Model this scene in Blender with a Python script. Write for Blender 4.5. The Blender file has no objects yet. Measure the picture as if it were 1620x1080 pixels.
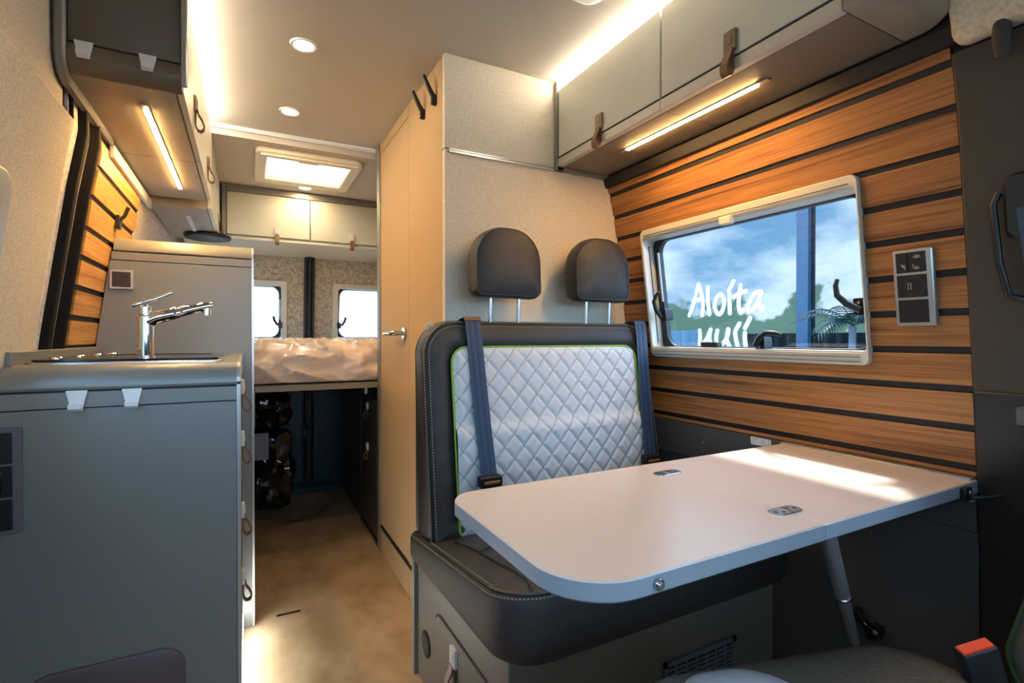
import bpy, bmesh, math, random
from mathutils import Vector, Matrix
random.seed(7)
sc = bpy.context.scene
COL = sc.collection

# ------------------------------------------------------------------ camera
YAW = 27.76
cd = bpy.data.cameras.new('camera'); cam = bpy.data.objects.new('camera', cd); COL.objects.link(cam)
cd.sensor_width = 36; cd.lens = 800 / 1620 * 36; cd.clip_start = 0.02; cd.clip_end = 300
cam.location = (0, 0, 1.0); cam.rotation_euler = (math.radians(90 - 0.36), 0, math.radians(-YAW))
sc.camera = cam

# ------------------------------------------------------------------ view, world, sun
vs = sc.view_settings
sc.display_settings.display_device = 'sRGB'
vs.view_transform = 'Standard'; vs.look = 'None'; vs.gamma = 1; vs.use_curve_mapping = False
vs.exposure = 1.0
SKY_STRENGTH = 3.5
w = bpy.data.worlds.new('sky'); sc.world = w; w.use_nodes = True
nt = w.node_tree; N = nt.nodes; L = nt.links; N.clear()
def wn(t, **k):
    n = N.new(t)
    for a, b in k.items(): setattr(n, a, b)
    return n
tc = wn('ShaderNodeTexCoord'); sep = wn('ShaderNodeSeparateXYZ'); L.new(tc.outputs['Generated'], sep.inputs[0])
mp = wn('ShaderNodeMapping'); mp.inputs['Scale'].default_value = (1, 1, 2.2); L.new(tc.outputs['Generated'], mp.inputs[0])
no = wn('ShaderNodeTexNoise'); no.inputs['Scale'].default_value = 3.3; no.inputs['Detail'].default_value = 7; no.inputs['Roughness'].default_value = .58
L.new(mp.outputs[0], no.inputs['Vector'])
cr = wn('ShaderNodeValToRGB'); cr.color_ramp.elements[0].position = .40; cr.color_ramp.elements[1].position = .57
L.new(no.outputs[0], cr.inputs[0])
gr = wn('ShaderNodeValToRGB'); e = gr.color_ramp.elements
e[0].position = 0.0; e[0].color = (.22, .48, .78, 1); e[1].position = .6; e[1].color = (.09, .28, .62, 1)
L.new(sep.outputs['Z'], gr.inputs[0])
mx = wn('ShaderNodeMix', data_type='RGBA'); L.new(cr.outputs[0], mx.inputs[0]); L.new(gr.outputs[0], mx.inputs[6]); mx.inputs[7].default_value = (.70, .92, 1.18, 1)
# tree line and ground below it
n2 = wn('ShaderNodeTexNoise'); n2.inputs['Scale'].default_value = 14; n2.inputs['Detail'].default_value = 6; L.new(tc.outputs['Generated'], n2.inputs['Vector'])
ma = wn('ShaderNodeMath', operation='MULTIPLY_ADD'); L.new(n2.outputs[0], ma.inputs[0]); ma.inputs[1].default_value = .24; ma.inputs[2].default_value = -.065
xr = wn('ShaderNodeMapRange'); L.new(sep.outputs['X'], xr.inputs[0]); xr.inputs[1].default_value = -.35; xr.inputs[2].default_value = -.05; xr.inputs[3].default_value = 0; xr.inputs[4].default_value = .3
hs = wn('ShaderNodeMath', operation='SUBTRACT'); L.new(ma.outputs[0], hs.inputs[0]); L.new(xr.outputs[0], hs.inputs[1])
lt = wn('ShaderNodeMath', operation='SUBTRACT'); L.new(hs.outputs[0], lt.inputs[0]); L.new(sep.outputs['Z'], lt.inputs[1])
mr = wn('ShaderNodeMapRange'); L.new(lt.outputs[0], mr.inputs[0]); mr.inputs[1].default_value = -.006; mr.inputs[2].default_value = .006
m2 = wn('ShaderNodeMix', data_type='RGBA'); L.new(mr.outputs[0], m2.inputs[0]); L.new(mx.outputs[2], m2.inputs[6]); m2.inputs[7].default_value = (.13, .27, .25, 1)
gm = wn('ShaderNodeMapRange'); L.new(sep.outputs['Z'], gm.inputs[0]); gm.inputs[1].default_value = -.02; gm.inputs[2].default_value = .0; gm.inputs[3].default_value = 1; gm.inputs[4].default_value = 0
m3 = wn('ShaderNodeMix', data_type='RGBA'); L.new(gm.outputs[0], m3.inputs[0]); L.new(m2.outputs[2], m3.inputs[6]); m3.inputs[7].default_value = (.17, .26, .36, 1)
bg = wn('ShaderNodeBackground'); L.new(m3.outputs[2], bg.inputs[0]); bg.inputs[1].default_value = SKY_STRENGTH
wo = wn('ShaderNodeOutputWorld'); L.new(bg.outputs[0], wo.inputs[0])
sl = bpy.data.lights.new('sun', 'SUN'); sl.energy = 5.0; sl.angle = math.radians(5); sl.color = (1, .95, .86)
sun = bpy.data.objects.new('sun', sl); COL.objects.link(sun)
sdir = Vector((-1.0, -.95, -2.3)).normalized()
sun.rotation_euler = sdir.to_track_quat('-Z', 'Y').to_euler(); sun.location = (4, 3, 8)
sc.cycles.caustics_reflective = False; sc.cycles.caustics_refractive = False
sc.cycles.max_bounces = 10; sc.cycles.diffuse_bounces = 5; sc.cycles.sample_clamp_indirect = 8

# ------------------------------------------------------------------ materials
def lin(c):
    return tuple(((v / 255) / 12.92 if v / 255 <= .04045 else (((v / 255) + .055) / 1.055) ** 2.4) for v in c) + (1,)
def mat(name, rgb, rough=.5, metal=0, bump=None, mottle=None, spec=.5, coat=0, emit=None, trans=0):
    """bump=(scale, strength[, stretch xyz]); mottle=(scale, rgb2, lo, hi[, stretch])"""
    m = bpy.data.materials.new(name); m.use_nodes = True; t = m.node_tree; b = t.nodes['Principled BSDF']
    b.inputs['Base Color'].default_value = lin(rgb); b.inputs['Roughness'].default_value = rough; b.inputs['Metallic'].default_value = metal
    b.inputs['Specular IOR Level'].default_value = spec; b.inputs['Coat Weight'].default_value = coat; b.inputs['Transmission Weight'].default_value = trans
    co = t.nodes.new('ShaderNodeTexCoord')
    def noise(scale, st, detail=4):
        n = t.nodes.new('ShaderNodeTexNoise'); n.inputs['Scale'].default_value = scale; n.inputs['Detail'].default_value = detail
        mpp = t.nodes.new('ShaderNodeMapping'); mpp.inputs['Scale'].default_value = st; t.links.new(co.outputs['Object'], mpp.inputs[0]); t.links.new(mpp.outputs[0], n.inputs['Vector'])
        return n
    if mottle:
        st = mottle[4] if len(mottle) > 4 else (1, 1, 1)
        n = noise(mottle[0], st, 6); r = t.nodes.new('ShaderNodeValToRGB'); t.links.new(n.outputs[0], r.inputs[0])
        r.color_ramp.elements[0].position = mottle[2]; r.color_ramp.elements[0].color = lin(mottle[1])
        r.color_ramp.elements[1].position = mottle[3]; r.color_ramp.elements[1].color = lin(rgb); t.links.new(r.outputs[0], b.inputs['Base Color'])
    if bump:
        st = bump[2] if len(bump) > 2 else (1, 1, 1)
        n = noise(bump[0], st); bp = t.nodes.new('ShaderNodeBump'); bp.inputs['Strength'].default_value = bump[1]; bp.inputs['Distance'].default_value = .002
        t.links.new(n.outputs[0], bp.inputs['Height']); t.links.new(bp.outputs[0], b.inputs['Normal'])
    if emit:
        b.inputs['Emission Color'].default_value = emit[0] + (1,); b.inputs['Emission Strength'].default_value = emit[1]
    return m
def glass(name, tint, gloss=.10, grough=0.0):
    m = bpy.data.materials.new(name); m.use_nodes = True; t = m.node_tree; t.nodes.clear()
    o = t.nodes.new('ShaderNodeOutputMaterial'); a = t.nodes.new('ShaderNodeBsdfTransparent'); a.inputs[0].default_value = tint + (1,)
    g = t.nodes.new('ShaderNodeBsdfGlossy'); g.inputs['Roughness'].default_value = grough
    x = t.nodes.new('ShaderNodeMixShader'); f = t.nodes.new('ShaderNodeFresnel'); f.inputs[0].default_value = 1.45
    mu = t.nodes.new('ShaderNodeMath'); mu.operation = 'MULTIPLY'; mu.inputs[1].default_value = gloss * 10; ge = t.nodes.new('ShaderNodeNewGeometry'); sb = t.nodes.new('ShaderNodeMath'); sb.operation = 'SUBTRACT'; sb.inputs[0].default_value = 1; t.links.new(ge.outputs['Backfacing'], sb.inputs[1]); mm_ = t.nodes.new('ShaderNodeMath'); mm_.operation = 'MULTIPLY'; t.links.new(f.outputs[0], mm_.inputs[0]); t.links.new(sb.outputs[0], mm_.inputs[1]); t.links.new(mm_.outputs[0], mu.inputs[0]); mu.use_clamp = True
    t.links.new(mu.outputs[0], x.inputs[0]); t.links.new(a.outputs[0], x.inputs[1]); t.links.new(g.outputs[0], x.inputs[2]); t.links.new(x.outputs[0], o.inputs[0])
    return m
def wood_mat(name, c1, c2, c3):
    m = bpy.data.materials.new(name); m.use_nodes = True; t = m.node_tree; b = t.nodes['Principled BSDF']; b.inputs['Roughness'].default_value = .42
    co = t.nodes.new('ShaderNodeTexCoord')
    # every board gets its own grain: shift the lookup by the board's number (boards are 79.6 mm high)
    sp = t.nodes.new('ShaderNodeSeparateXYZ'); t.links.new(co.outputs['Object'], sp.inputs[0])
    dv = t.nodes.new('ShaderNodeMath'); dv.operation = 'MULTIPLY_ADD'; t.links.new(sp.outputs['Z'], dv.inputs[0]); dv.inputs[1].default_value = 1 / .0797; dv.inputs[2].default_value = -.2
    fl = t.nodes.new('ShaderNodeMath'); fl.operation = 'FLOOR'; t.links.new(dv.outputs[0], fl.inputs[0])
    sh = t.nodes.new('ShaderNodeMath'); sh.operation = 'MULTIPLY_ADD'; t.links.new(fl.outputs[0], sh.inputs[0]); sh.inputs[1].default_value = 3.71; t.links.new(sp.outputs['Y'], sh.inputs[2])
    cb = t.nodes.new('ShaderNodeCombineXYZ'); t.links.new(sp.outputs['X'], cb.inputs[0]); t.links.new(sh.outputs[0], cb.inputs[1]); t.links.new(sp.outputs['Z'], cb.inputs[2])
    def nz(scale, st, detail, dist=0):
        mm = t.nodes.new('ShaderNodeMapping'); mm.inputs['Scale'].default_value = st; t.links.new(cb.outputs[0], mm.inputs[0])
        n = t.nodes.new('ShaderNodeTexNoise'); n.inputs['Scale'].default_value = scale; n.inputs['Detail'].default_value = detail; n.inputs['Distortion'].default_value = dist; t.links.new(mm.outputs[0], n.inputs['Vector']); return n
    n1 = nz(1, (6, 1.1, 48), 7, 1.2); n2 = nz(1, (20, 7, 520), 3, .3)
    r = t.nodes.new('ShaderNodeValToRGB'); el = r.color_ramp.elements; el[0].position = .30; el[0].color = lin(c3); el[1].position = .66; el[1].color = lin(c1)
    k = el.new(.42); k.color = lin(c2)
    t.links.new(n1.outputs[0], r.inputs[0])
    r2 = t.nodes.new('ShaderNodeValToRGB'); r2.color_ramp.elements[0].position = .36; r2.color_ramp.elements[0].color = (.62, .58, .54, 1); r2.color_ramp.elements[1].position = .56; r2.color_ramp.elements[1].color = (1, 1, 1, 1)
    t.links.new(n2.outputs[0], r2.inputs[0])
    mu = t.nodes.new('ShaderNodeMix'); mu.data_type = 'RGBA'; mu.blend_type = 'MULTIPLY'; mu.inputs[0].default_value = 1
    t.links.new(r.outputs[0], mu.inputs[6]); t.links.new(r2.outputs[0], mu.inputs[7]); t.links.new(mu.outputs[2], b.inputs['Base Color'])
    bp = t.nodes.new('ShaderNodeBump'); bp.inputs['Strength'].default_value = .25; bp.inputs['Distance'].default_value = .001; t.links.new(n2.outputs[0], bp.inputs['Height']); t.links.new(bp.outputs[0], b.inputs['Normal'])
    return m
WARM = (1.0, .56, .20); NEUT = (1.0, .89, .74)
M = dict(
    grey=mat('grey_laminate', (130, 133, 130), .38, .25, bump=(900, .05)),
    greyd=mat('dark_grey_laminate', (84, 84, 82), .42, .15),
    door=mat('sage_cabinet_door', (216, 217, 203), .32, mottle=(700, (208, 209, 195), .4, .6)),
    bgrey=mat('bench_laminate', (112, 106, 96), .42, .2),
    legm=mat('satin_tube', (176, 178, 182), .3, .5),
    rubber=mat('rubber', (24, 22, 21), .75, spec=.25),
    alu=mat('aluminium_edge', (196, 198, 196), .3, .75),
    greyedge=mat('grey_profile', (140, 140, 134), .4, .4),
    felt=mat('felt_lining', (230, 220, 200), .95, bump=(500, .3), mottle=(260, (204, 193, 172), .36, .62), spec=.15),
    feltfine=mat('fabric_laminate', (192, 163, 122), .85, bump=(700, .25), mottle=(420, (182, 154, 116), .38, .6), spec=.2),
    feltpale=mat('pale_felt_lining', (238, 238, 234), .95, bump=(300, .5), mottle=(90, (206, 203, 194), .35, .6), spec=.15),
    ceil=mat('ceiling_fabric', (206, 199, 188), .85, bump=(700, .2), mottle=(500, (196, 189, 178), .35, .6), spec=.2),
    floor=mat('vinyl_floor', (198, 174, 140), .42, bump=(300, .06), mottle=(7, (158, 130, 92), .33, .66, (1, .6, 1))),
    wood=wood_mat('walnut_boards', (184, 130, 72), (158, 104, 54), (100, 62, 34)),
    woodl=wood_mat('lamplit_boards', (228, 176, 92), (210, 152, 72), (172, 116, 52)),  # left boards: warm LED glow put into the wood colour
    black=mat('black_groove', (17, 17, 19), .6),
    blackp=mat('black_plastic', (26, 26, 28), .38),
    blackg=mat('black_gloss', (12, 13, 15), .12),
    navy=mat('dark_blue_metal', (38, 66, 84), .3, .2),
    leather=mat('dark_leather', (52, 50, 49), .34, bump=(420, 1.0), mottle=(30, (46, 44, 43), .35, .6)),
    leather2=mat('lamplit_leather', (108, 101, 88), .42, bump=(260, .7)),  # cab seat leather, base lightened for the LED light falling on it
    piping=mat('dark_piping', (40, 39, 38), .4),
    green=mat('green_piping', (130, 178, 48), .5),
    thread=mat('pale_thread', (170, 180, 160), .6),
    strap=mat('brown_leather', (122, 84, 56), .5),
    clasp=mat('bronze_clasp', (150, 135, 112), .32, .7),
    claspw=mat('white_clasp', (225, 222, 214), .4),
    chrome=mat('chrome', (235, 235, 235), .05, 1),
    steel=mat('steel', (200, 204, 208), .22, 1),
    table=mat('table_laminate', (226, 214, 202), .27, coat=.2),
    tedge=mat('table_edge', (158, 168, 176), .35),
    white=mat('white_plastic', (232, 233, 232), .35),
    cream=mat('cream_plastic', (232, 224, 200), .35),
    belt=mat('seat_belt_webbing', (46, 72, 98), .55, bump=(900, .3)),
    beltd=mat('seat_belt_rib', (34, 58, 88), .55),
    red=mat('red_plastic', (255, 70, 20), .4),
    gold=mat('gold_tongue', (200, 150, 80), .3, .6),
    label=mat('paper_label', (238, 238, 236), .6),
    ink=mat('black_ink', (24, 24, 26), .7),
    inkw=mat('grey_icon', (205, 205, 200), .6),
    tag=mat('beige_tag', (220, 196, 160), .7),
    cabgrey=mat('cab_trim', (66, 61, 54), .7, bump=(600, .3)),
    plate=mat('brown_plate', (92, 82, 84), .5),
    frame=mat('window_frame', (214, 212, 200), .35, .1),
    bluestrip=mat('pale_blue_trim', (205, 218, 232), .4),
    plastic=mat('wrapping_film', (236, 214, 192), .22, bump=(9, 1.0), trans=.0, coat=.4),
    bag=mat('black_film', (24, 24, 26), .12),
    grate=mat('grey_grille', (98, 100, 104), .45),
    led=mat('led_warm', (255, 220, 170), .5, emit=(WARM, 120.0)),
    floorfill=mat('added_floor_glow', (255, 250, 240), .5, emit=((.92, .97, 1.0), 36.0)),  # glow of the added strip that lights the aisle floor
    ledc=mat('led_neutral', (255, 240, 220), .5, emit=(NEUT, 14.0)),
    lamp=mat('downlight_lens', (255, 230, 190), .5, emit=((1.0, .70, .38), 150.0)),
    blind=mat('glowing_skylight_blind', (250, 248, 240), .6, emit=((1.0, .93, .80), 1.2)),  # cloth given its own glow for light coming through it
    outer=mat('van_paint', (90, 110, 120), .35, .4),
    asphalt=mat('asphalt', (120, 124, 128), .8, mottle=(3, (100, 104, 108), .4, .6)),
    letters=mat('white_lettering', (222, 230, 246), .5, emit=None),
    mull=mat('blue_mullion', (30, 66, 92), .4),
    palm=mat('palm_leaf', (24, 52, 46), .5),
    pot=mat('grey_pot', (90, 100, 110), .6),
    corr=mat('corrugated_sheet', (66, 98, 118), .4, .2),
    wglass=glass('window_glass', (.93, .97, 1.0), .16),
    dglass=glass('door_glass', (.9, .95, .97), .12),
)
# mirror-tinted shop glazing: reflects the sky and the trees across the yard
fm = bpy.data.materials.new('tinted_glazing'); fm.use_nodes = True; t_ = fm.node_tree; t_.nodes.clear()
o_ = t_.nodes.new('ShaderNodeOutputMaterial'); g_ = t_.nodes.new('ShaderNodeBsdfGlossy'); g_.inputs[0].default_value = (.17, .165, .155, 1); g_.inputs['Roughness'].default_value = 0.0
t_.links.new(g_.outputs[0], o_.inputs[0]); M['glazing'] = fm

# ------------------------------------------------------------------ mesh helpers
def wloc(p):
    v = Vector((0, 0, 0))
    while p is not None: v += p.location; p = p.parent
    return v
class MB:
    def __init__(s): s.v = []; s.f = []; s.m = []
    def add(s, vs_, fs, mi=0):
        o = len(s.v); s.v += [tuple(v) for v in vs_]; s.f += [tuple(i + o for i in f) for f in fs]; s.m += [mi] * len(fs); return s
    def box(s, x0, x1, y0, y1, z0, z1, mi=0):
        return s.add([(x0, y0, z0), (x1, y0, z0), (x1, y1, z0), (x0, y1, z0), (x0, y0, z1), (x1, y0, z1), (x1, y1, z1), (x0, y1, z1)],
                     [(0, 3, 2, 1), (4, 5, 6, 7), (0, 1, 5, 4), (1, 2, 6, 5), (2, 3, 7, 6), (3, 0, 4, 7)], mi)
    def prism(s, pts, a0, a1, fn, mi=0):
        n = len(pts); vs_ = [fn(u, v, a0) for u, v in pts] + [fn(u, v, a1) for u, v in pts]
        return s.add(vs_, [tuple(range(n))[::-1], tuple(range(n, 2 * n))] + [(i, (i + 1) % n, n + (i + 1) % n, n + i) for i in range(n)], mi)
    def loft(s, outl, rings, fn, mi=0, cap0=True, cap1=True):
        o = []; n = None
        for ins, w_ in rings:
            p = outl(ins); n = len(p); o += [fn(u, v, w_) for u, v in p]
        fs = []
        for k in range(len(rings) - 1):
            for i in range(n):
                j = (i + 1) % n; fs.append((k * n + i, k * n + j, (k + 1) * n + j, (k + 1) * n + i))
        if cap0: fs.append(tuple(range(n))[::-1])
        if cap1: fs.append(tuple((len(rings) - 1) * n + i for i in range(n)))
        return s.add(o, fs, mi)
    def tube(s, pts, r, n=10, mi=0, closed=False, radii=None):
        P = [Vector(p) for p in pts]; k = len(P); vs_ = []; up = None
        for i, p in enumerate(P):
            a = P[(i - 1) % k] if (closed or i > 0) else p; b = P[(i + 1) % k] if (closed or i < k - 1) else p
            d = (b - a).normalized()
            if up is None: up = d.orthogonal().normalized()
            up = (up - d * up.dot(d)); up = up.normalized() if up.length > 1e-6 else d.orthogonal().normalized()
            q = d.cross(up); rr_ = radii[i] if radii else r
            for j in range(n):
                t = 2 * math.pi * j / n; vs_.append(p + (up * math.cos(t) + q * math.sin(t)) * rr_)
        fs = []
        for i in range(k if closed else k - 1):
            for j in range(n):
                fs.append((i * n + j, i * n + (j + 1) % n, ((i + 1) % k) * n + (j + 1) % n, ((i + 1) % k) * n + j))
        if not closed: fs += [tuple(range(n))[::-1], tuple((k - 1) * n + j for j in range(n))]
        return s.add(vs_, fs, mi)
    def ribbon(s, path, fn, w0, w1, th, mi=0):
        """strip along a 2D path (u,v), wide from w0 to w1, thickness th"""
        n = len(path); L_ = []; R_ = []
        for i, (u, v) in enumerate(path):
            a = path[max(i - 1, 0)]; b = path[min(i + 1, n - 1)]; dx, dy = b[0] - a[0], b[1] - a[1]; l = math.hypot(dx, dy) or 1
            nx, ny = -dy / l * th / 2, dx / l * th / 2; L_.append((u + nx, v + ny)); R_.append((u - nx, v - ny))
        vs_ = []
        for i in range(n): vs_ += [fn(*L_[i], w0), fn(*L_[i], w1), fn(*R_[i], w1), fn(*R_[i], w0)]
        fs = [(0, 1, 2, 3), (4 * n - 1, 4 * n - 2, 4 * n - 3, 4 * n - 4)]
        for i in range(n - 1):
            for j in range(4): fs.append((4 * i + j, 4 * i + 4 + j, 4 * i + 4 + (j + 1) % 4, 4 * i + (j + 1) % 4))
        return s.add(vs_, fs, mi)
    def disc(s, c, axis, r, h, n=24, mi=0, bev=0):
        c = Vector(c); ax = Vector(axis).normalized(); u = ax.orthogonal().normalized(); v = ax.cross(u)
        prof = [(r - bev, 0), (r, bev), (r, h - bev), (r - bev, h)] if bev else [(r, 0), (r, h)]
        vs_ = []
        for rr_, hh in prof:
            for j in range(n):
                t = 2 * math.pi * j / n; vs_.append(c + ax * hh + (u * math.cos(t) + v * math.sin(t)) * rr_)
        k = len(prof); fs = [tuple(range(n))[::-1], tuple((k - 1) * n + j for j in range(n))]
        for i in range(k - 1):
            for j in range(n): fs.append((i * n + j, i * n + (j + 1) % n, (i + 1) * n + (j + 1) % n, (i + 1) * n + j))
        return s.add(vs_, fs, mi)
    def build(s, name, mats, parent=None, bevel=0, seg=2, smooth=38, subsurf=0):
        me = bpy.data.meshes.new(name); off = wloc(parent) if parent is not None else Vector((0, 0, 0))
        if parent is None and TOPORIGIN[0] is not None: off = Vector(TOPORIGIN[0])
        me.from_pydata([tuple(Vector(v) - off) for v in s.v], [], s.f)
        for m_ in (mats if isinstance(mats, (list, tuple)) else [mats]): me.materials.append(M[m_] if isinstance(m_, str) else m_)
        for p, i in zip(me.polygons, s.m): p.material_index = i
        bm = bmesh.new(); bm.from_mesh(me); bmesh.ops.recalc_face_normals(bm, faces=bm.faces[:]); bm.to_mesh(me); bm.free()
        me.update()
        o = bpy.data.objects.new(name, me); COL.objects.link(o)
        if parent is not None: o.parent = parent
        else: o.location = off
        if bevel:
            b = o.modifiers.new('bevel', 'BEVEL'); b.width = bevel; b.segments = seg; b.limit_method = 'ANGLE'; b.angle_limit = math.radians(40)
        if subsurf:
            b = o.modifiers.new('subsurf', 'SUBSURF'); b.levels = subsurf; b.render_levels = subsurf
        if smooth: me.shade_smooth(); me.set_sharp_from_angle(angle=math.radians(smooth))
        return o
TOPORIGIN = [None]
def rr(u0, u1, v0, v1, r, n=6):
    """rounded rectangle; r one radius or four (at u0v0, u1v0, u1v1, u0v1)"""
    R = r if isinstance(r, (list, tuple)) else (r,) * 4
    def f(ins):
        a0, a1, b0, b1 = u0 + ins, u1 - ins, v0 + ins, v1 - ins; out = []
        for k, (cx, cy, sx, sy) in enumerate(((a0, b0, 1, 1), (a1, b0, -1, 1), (a1, b1, -1, -1), (a0, b1, 1, -1))):
            q = max(R[k] - ins, .0006); X, Y = cx + sx * q, cy + sy * q; t0 = math.pi + k * math.pi / 2
            for i in range(n + 1):
                t = t0 + i / n * math.pi / 2; out.append((X + q * math.cos(t), Y + q * math.sin(t)))
        return out
    return f
def thing(name, label, cat, loc=(0, 0, 0), group=None):
    o = bpy.data.objects.new(name, None); COL.objects.link(o); o.location = loc; o.empty_display_size = .05
    return tag(o, label, cat, group)
def tag(o, label, cat, group=None, kind=None):
    o['label'] = label; o['category'] = cat
    if group: o['group'] = group
    if kind: o['kind'] = kind
    return o
def struct(o, label=None): 
    o['kind'] = 'structure'
    if label: o['label'] = label
    return o
def dup(root, delta, label, group=None):
    r = root.copy(); COL.objects.link(r); r.location = root.location + Vector(delta); r['label'] = label
    if group: r['group'] = group
    for ch in list(root.children):
        c = ch.copy(); COL.objects.link(c); c.parent = r
        for g in list(ch.children):
            d = g.copy(); COL.objects.link(d); d.parent = c
    return r
XZ = lambda u, v, w_: (u, w_, v)      # plane facing the camera side (Y = depth)
YZ = lambda u, v, w_: (w_, u, v)      # plane facing the aisle (X = depth)
XY = lambda u, v, w_: (u, v, w_)

# ------------------------------------------------------------------ van shell
WT = [(-.2, 1.345), (0, 1.345), (.5, 1.34), (.73, 1.322), (1.0, 1.293), (1.12, 1.277), (1.366, 1.243), (1.484, 1.222), (1.6, 1.187), (1.95, 1.09)]
def wx(z):
    for (a, xa), (b, xb) in zip(WT, WT[1:]):
        if z <= b: return xa + (xb - xa) * (z - a) / (b - a)
    return WT[-1][1]
def lx(z): return .885 - wx(z) if z <= 1.484 else -.337 - .008 * (z - 1.484)
def shell(mb, fin, fout, ys, zs, holes=(), mi=0):
    """curved slab between x=fin(z) and x=fout(z), with rectangular openings"""
    ys = sorted(set([round(v, 5) for v in ys] + [round(h[i], 5) for h in holes for i in (0, 1) if min(ys) < h[i] < max(ys)]))
    zs = sorted(set([round(v, 5) for v in zs] + [round(h[i], 5) for h in holes for i in (2, 3) if min(zs) < h[i] < max(zs)]))
    ny, nz = len(ys), len(zs)
    def ok(i, j):
        if i < 0 or j < 0 or i >= ny - 1 or j >= nz - 1: return False
        y, z = (ys[i] + ys[i + 1]) / 2, (zs[j] + zs[j + 1]) / 2
        return not any(h[0] < y < h[1] and h[2] < z < h[3] for h in holes)
    V = {}; vs_ = []
    def vid(i, j, s_):
        k = (i, j, s_)
        if k not in V: V[k] = len(vs_); vs_.append(((fin if s_ == 0 else fout)(zs[j]), ys[i], zs[j]))
        return V[k]
    fs = []
    for i in range(ny - 1):
        for j in range(nz - 1):
            if not ok(i, j): continue
            for s_ in (0, 1): fs.append((vid(i, j, s_), vid(i + 1, j, s_), vid(i + 1, j + 1, s_), vid(i, j + 1, s_)))
            for di, dj, a, b in ((-1, 0, (i, j), (i, j + 1)), (1, 0, (i + 1, j), (i + 1, j + 1)), (0, -1, (i, j), (i + 1, j)), (0, 1, (i, j + 1), (i + 1, j + 1))):
                if not ok(i + di, j + dj): fs.append((vid(*a, 0), vid(*b, 0), vid(*b, 1), vid(*a, 1)))
    return mb.add(vs_, fs, mi)
def frange(a, b, st):
    n = max(1, round((b - a) / st)); return [a + (b - a) * i / n for i in range(n + 1)]

WIN = (.660, 1.362, .975, 1.345)      # clear opening of the right-hand window (y0,y1,z0,z1)
WH = (.656, 1.366, .960, 1.352)
CABR = (-.95, .12, 1.02, 1.5)
mb = MB(); shell(mb, lambda z: wx(z) + .012, lambda z: wx(z) + .06, [-1.5, 3.68], frange(-.05, 1.93, .11), [WH, CABR]); o = mb.build('wall_right', 'cabgrey'); struct(o)
# floor, ceilings
mb = MB().box(-.5, 1.40, -1.5, 3.68, -.05, 0); struct(mb.build('floor', 'floor'))
mb = MB().box(-.5, 1.30, -1.5, 2.45, 1.90, 1.95); struct(mb.build('ceiling', 'ceil'))
SK = (.085, .465, 2.56, 2.96)
mb = MB()
for b in ((-.5, SK[0], 2.45, 3.68), (SK[1], 1.3, 2.45, 3.68), (SK[0], SK[1], 2.45, SK[2]), (SK[0], SK[1], SK[3], 3.68)): mb.box(*b, 1.855, 1.95)
struct(mb.build('ceiling_rear', 'ceil'))
mb = MB().box(-.34, 1.2, 2.438, 2.45, 1.880, 1.90); struct(mb.build('trim_1', 'white', bevel=.005))
# left side: opening of the sliding door's window and of a rear window
LWD = (.62, 1.135, .93, 1.25); LWR = (2.62, 3.3, 1.0, 1.36)
mb = MB(); shell(mb, lambda z: lx(z) - .03, lambda z: lx(z) - .08, [-1.5, 1.46], frange(-.05, 1.93, .11), [LWD, (-.95, .12, 1.02, 1.5)])
shell(mb, lambda z: lx(z) - .012, lambda z: lx(z) - .06, [1.46, 3.68], frange(-.05, 1.93, .11), [LWR], 1)
struct(mb.build('wall_left', ['cabgrey', 'feltpale']))
# rear wall with the two door windows
WA = (-.22, .205, 1.0, 1.335); WB = (.545, .97, 1.0, 1.335)
mb = MB()
def rear(z): return 3.62 - .12 * max(0, (z - .8)) / .8
def rwall(x0, x1, z0, z1, mi): mb.prism([(rear(z0), z0), (3.7, z0), (3.7, z1), (rear(z1), z1)], x0, x1, lambda u, v, w_: (w_, u, v), mi)
for (x0, x1, z0, z1, mi) in ((-.5, 1.4, .78, WA[2], 0), (-.5, 1.4, WA[3], 1.95, 0), (-.5, WA[0], WA[2], WA[3], 0), (WA[1], WB[0], WA[2], WA[3], 0), (WB[1], 1.4, WA[2], WA[3], 0), (-.5, 1.4, -.05, .78, 1)): rwall(x0, x1, z0, z1, mi)
struct(mb.build('wall_rear', [mat('rear_felt', (200, 192, 176), .95, bump=(300, .4), mottle=(55, (158, 149, 132), .36, .62), spec=.15), 'navy']))
# cab: bonnet-side bulkhead below the windscreen and header above it
mb = MB().box(-.5, 1.4, -1.55, -1.5, -.05, .98).box(-.5, 1.4, -1.55, -1.5, 1.62, 1.95)
struct(mb.build('wall_front', 'cabgrey'))

# ------------------------------------------------------------------ slatted walls
STR = [1.532, 1.4517, 1.3727, 1.290, 1.2127, 1.1336, 1.0543, .9752, .8956, .8155, .733]
def slats(name, side, y0, y1, ztop, zbot, hole, wood, cuts=()):
    mb = MB(); s_ = 1 if side == 'r' else -1; f = wx if side == 'r' else lx
    zs = [z for z in STR if zbot < z < ztop]
    shell(mb, lambda z: f(z) + s_ * .005, lambda z: f(z) + s_ * .0125, [y0, y1], frange(zbot, ztop, .06), [hole] if hole else [], 1)
    edges = [ztop] + [e_ for z in zs for e_ in (z + .0076, z - .0076)] + [zbot]
    for a, b in zip(edges[0::2], edges[1::2]):
        if a - b < .002: continue
        shell(mb, lambda z: f(z), lambda z: f(z) + s_ * .006, [y0, y1], frange(b, a, .04), [hole] if hole else [], 0)
    return struct(mb.build(name, [wood, 'black']))
slats('wall_right_boards', 'r', .472, 1.511, 1.5585, .716, WH, 'wood')
slats('wall_left_boards', 'l', 1.70, 2.25, 1.545, .90, None, 'woodl')
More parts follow.
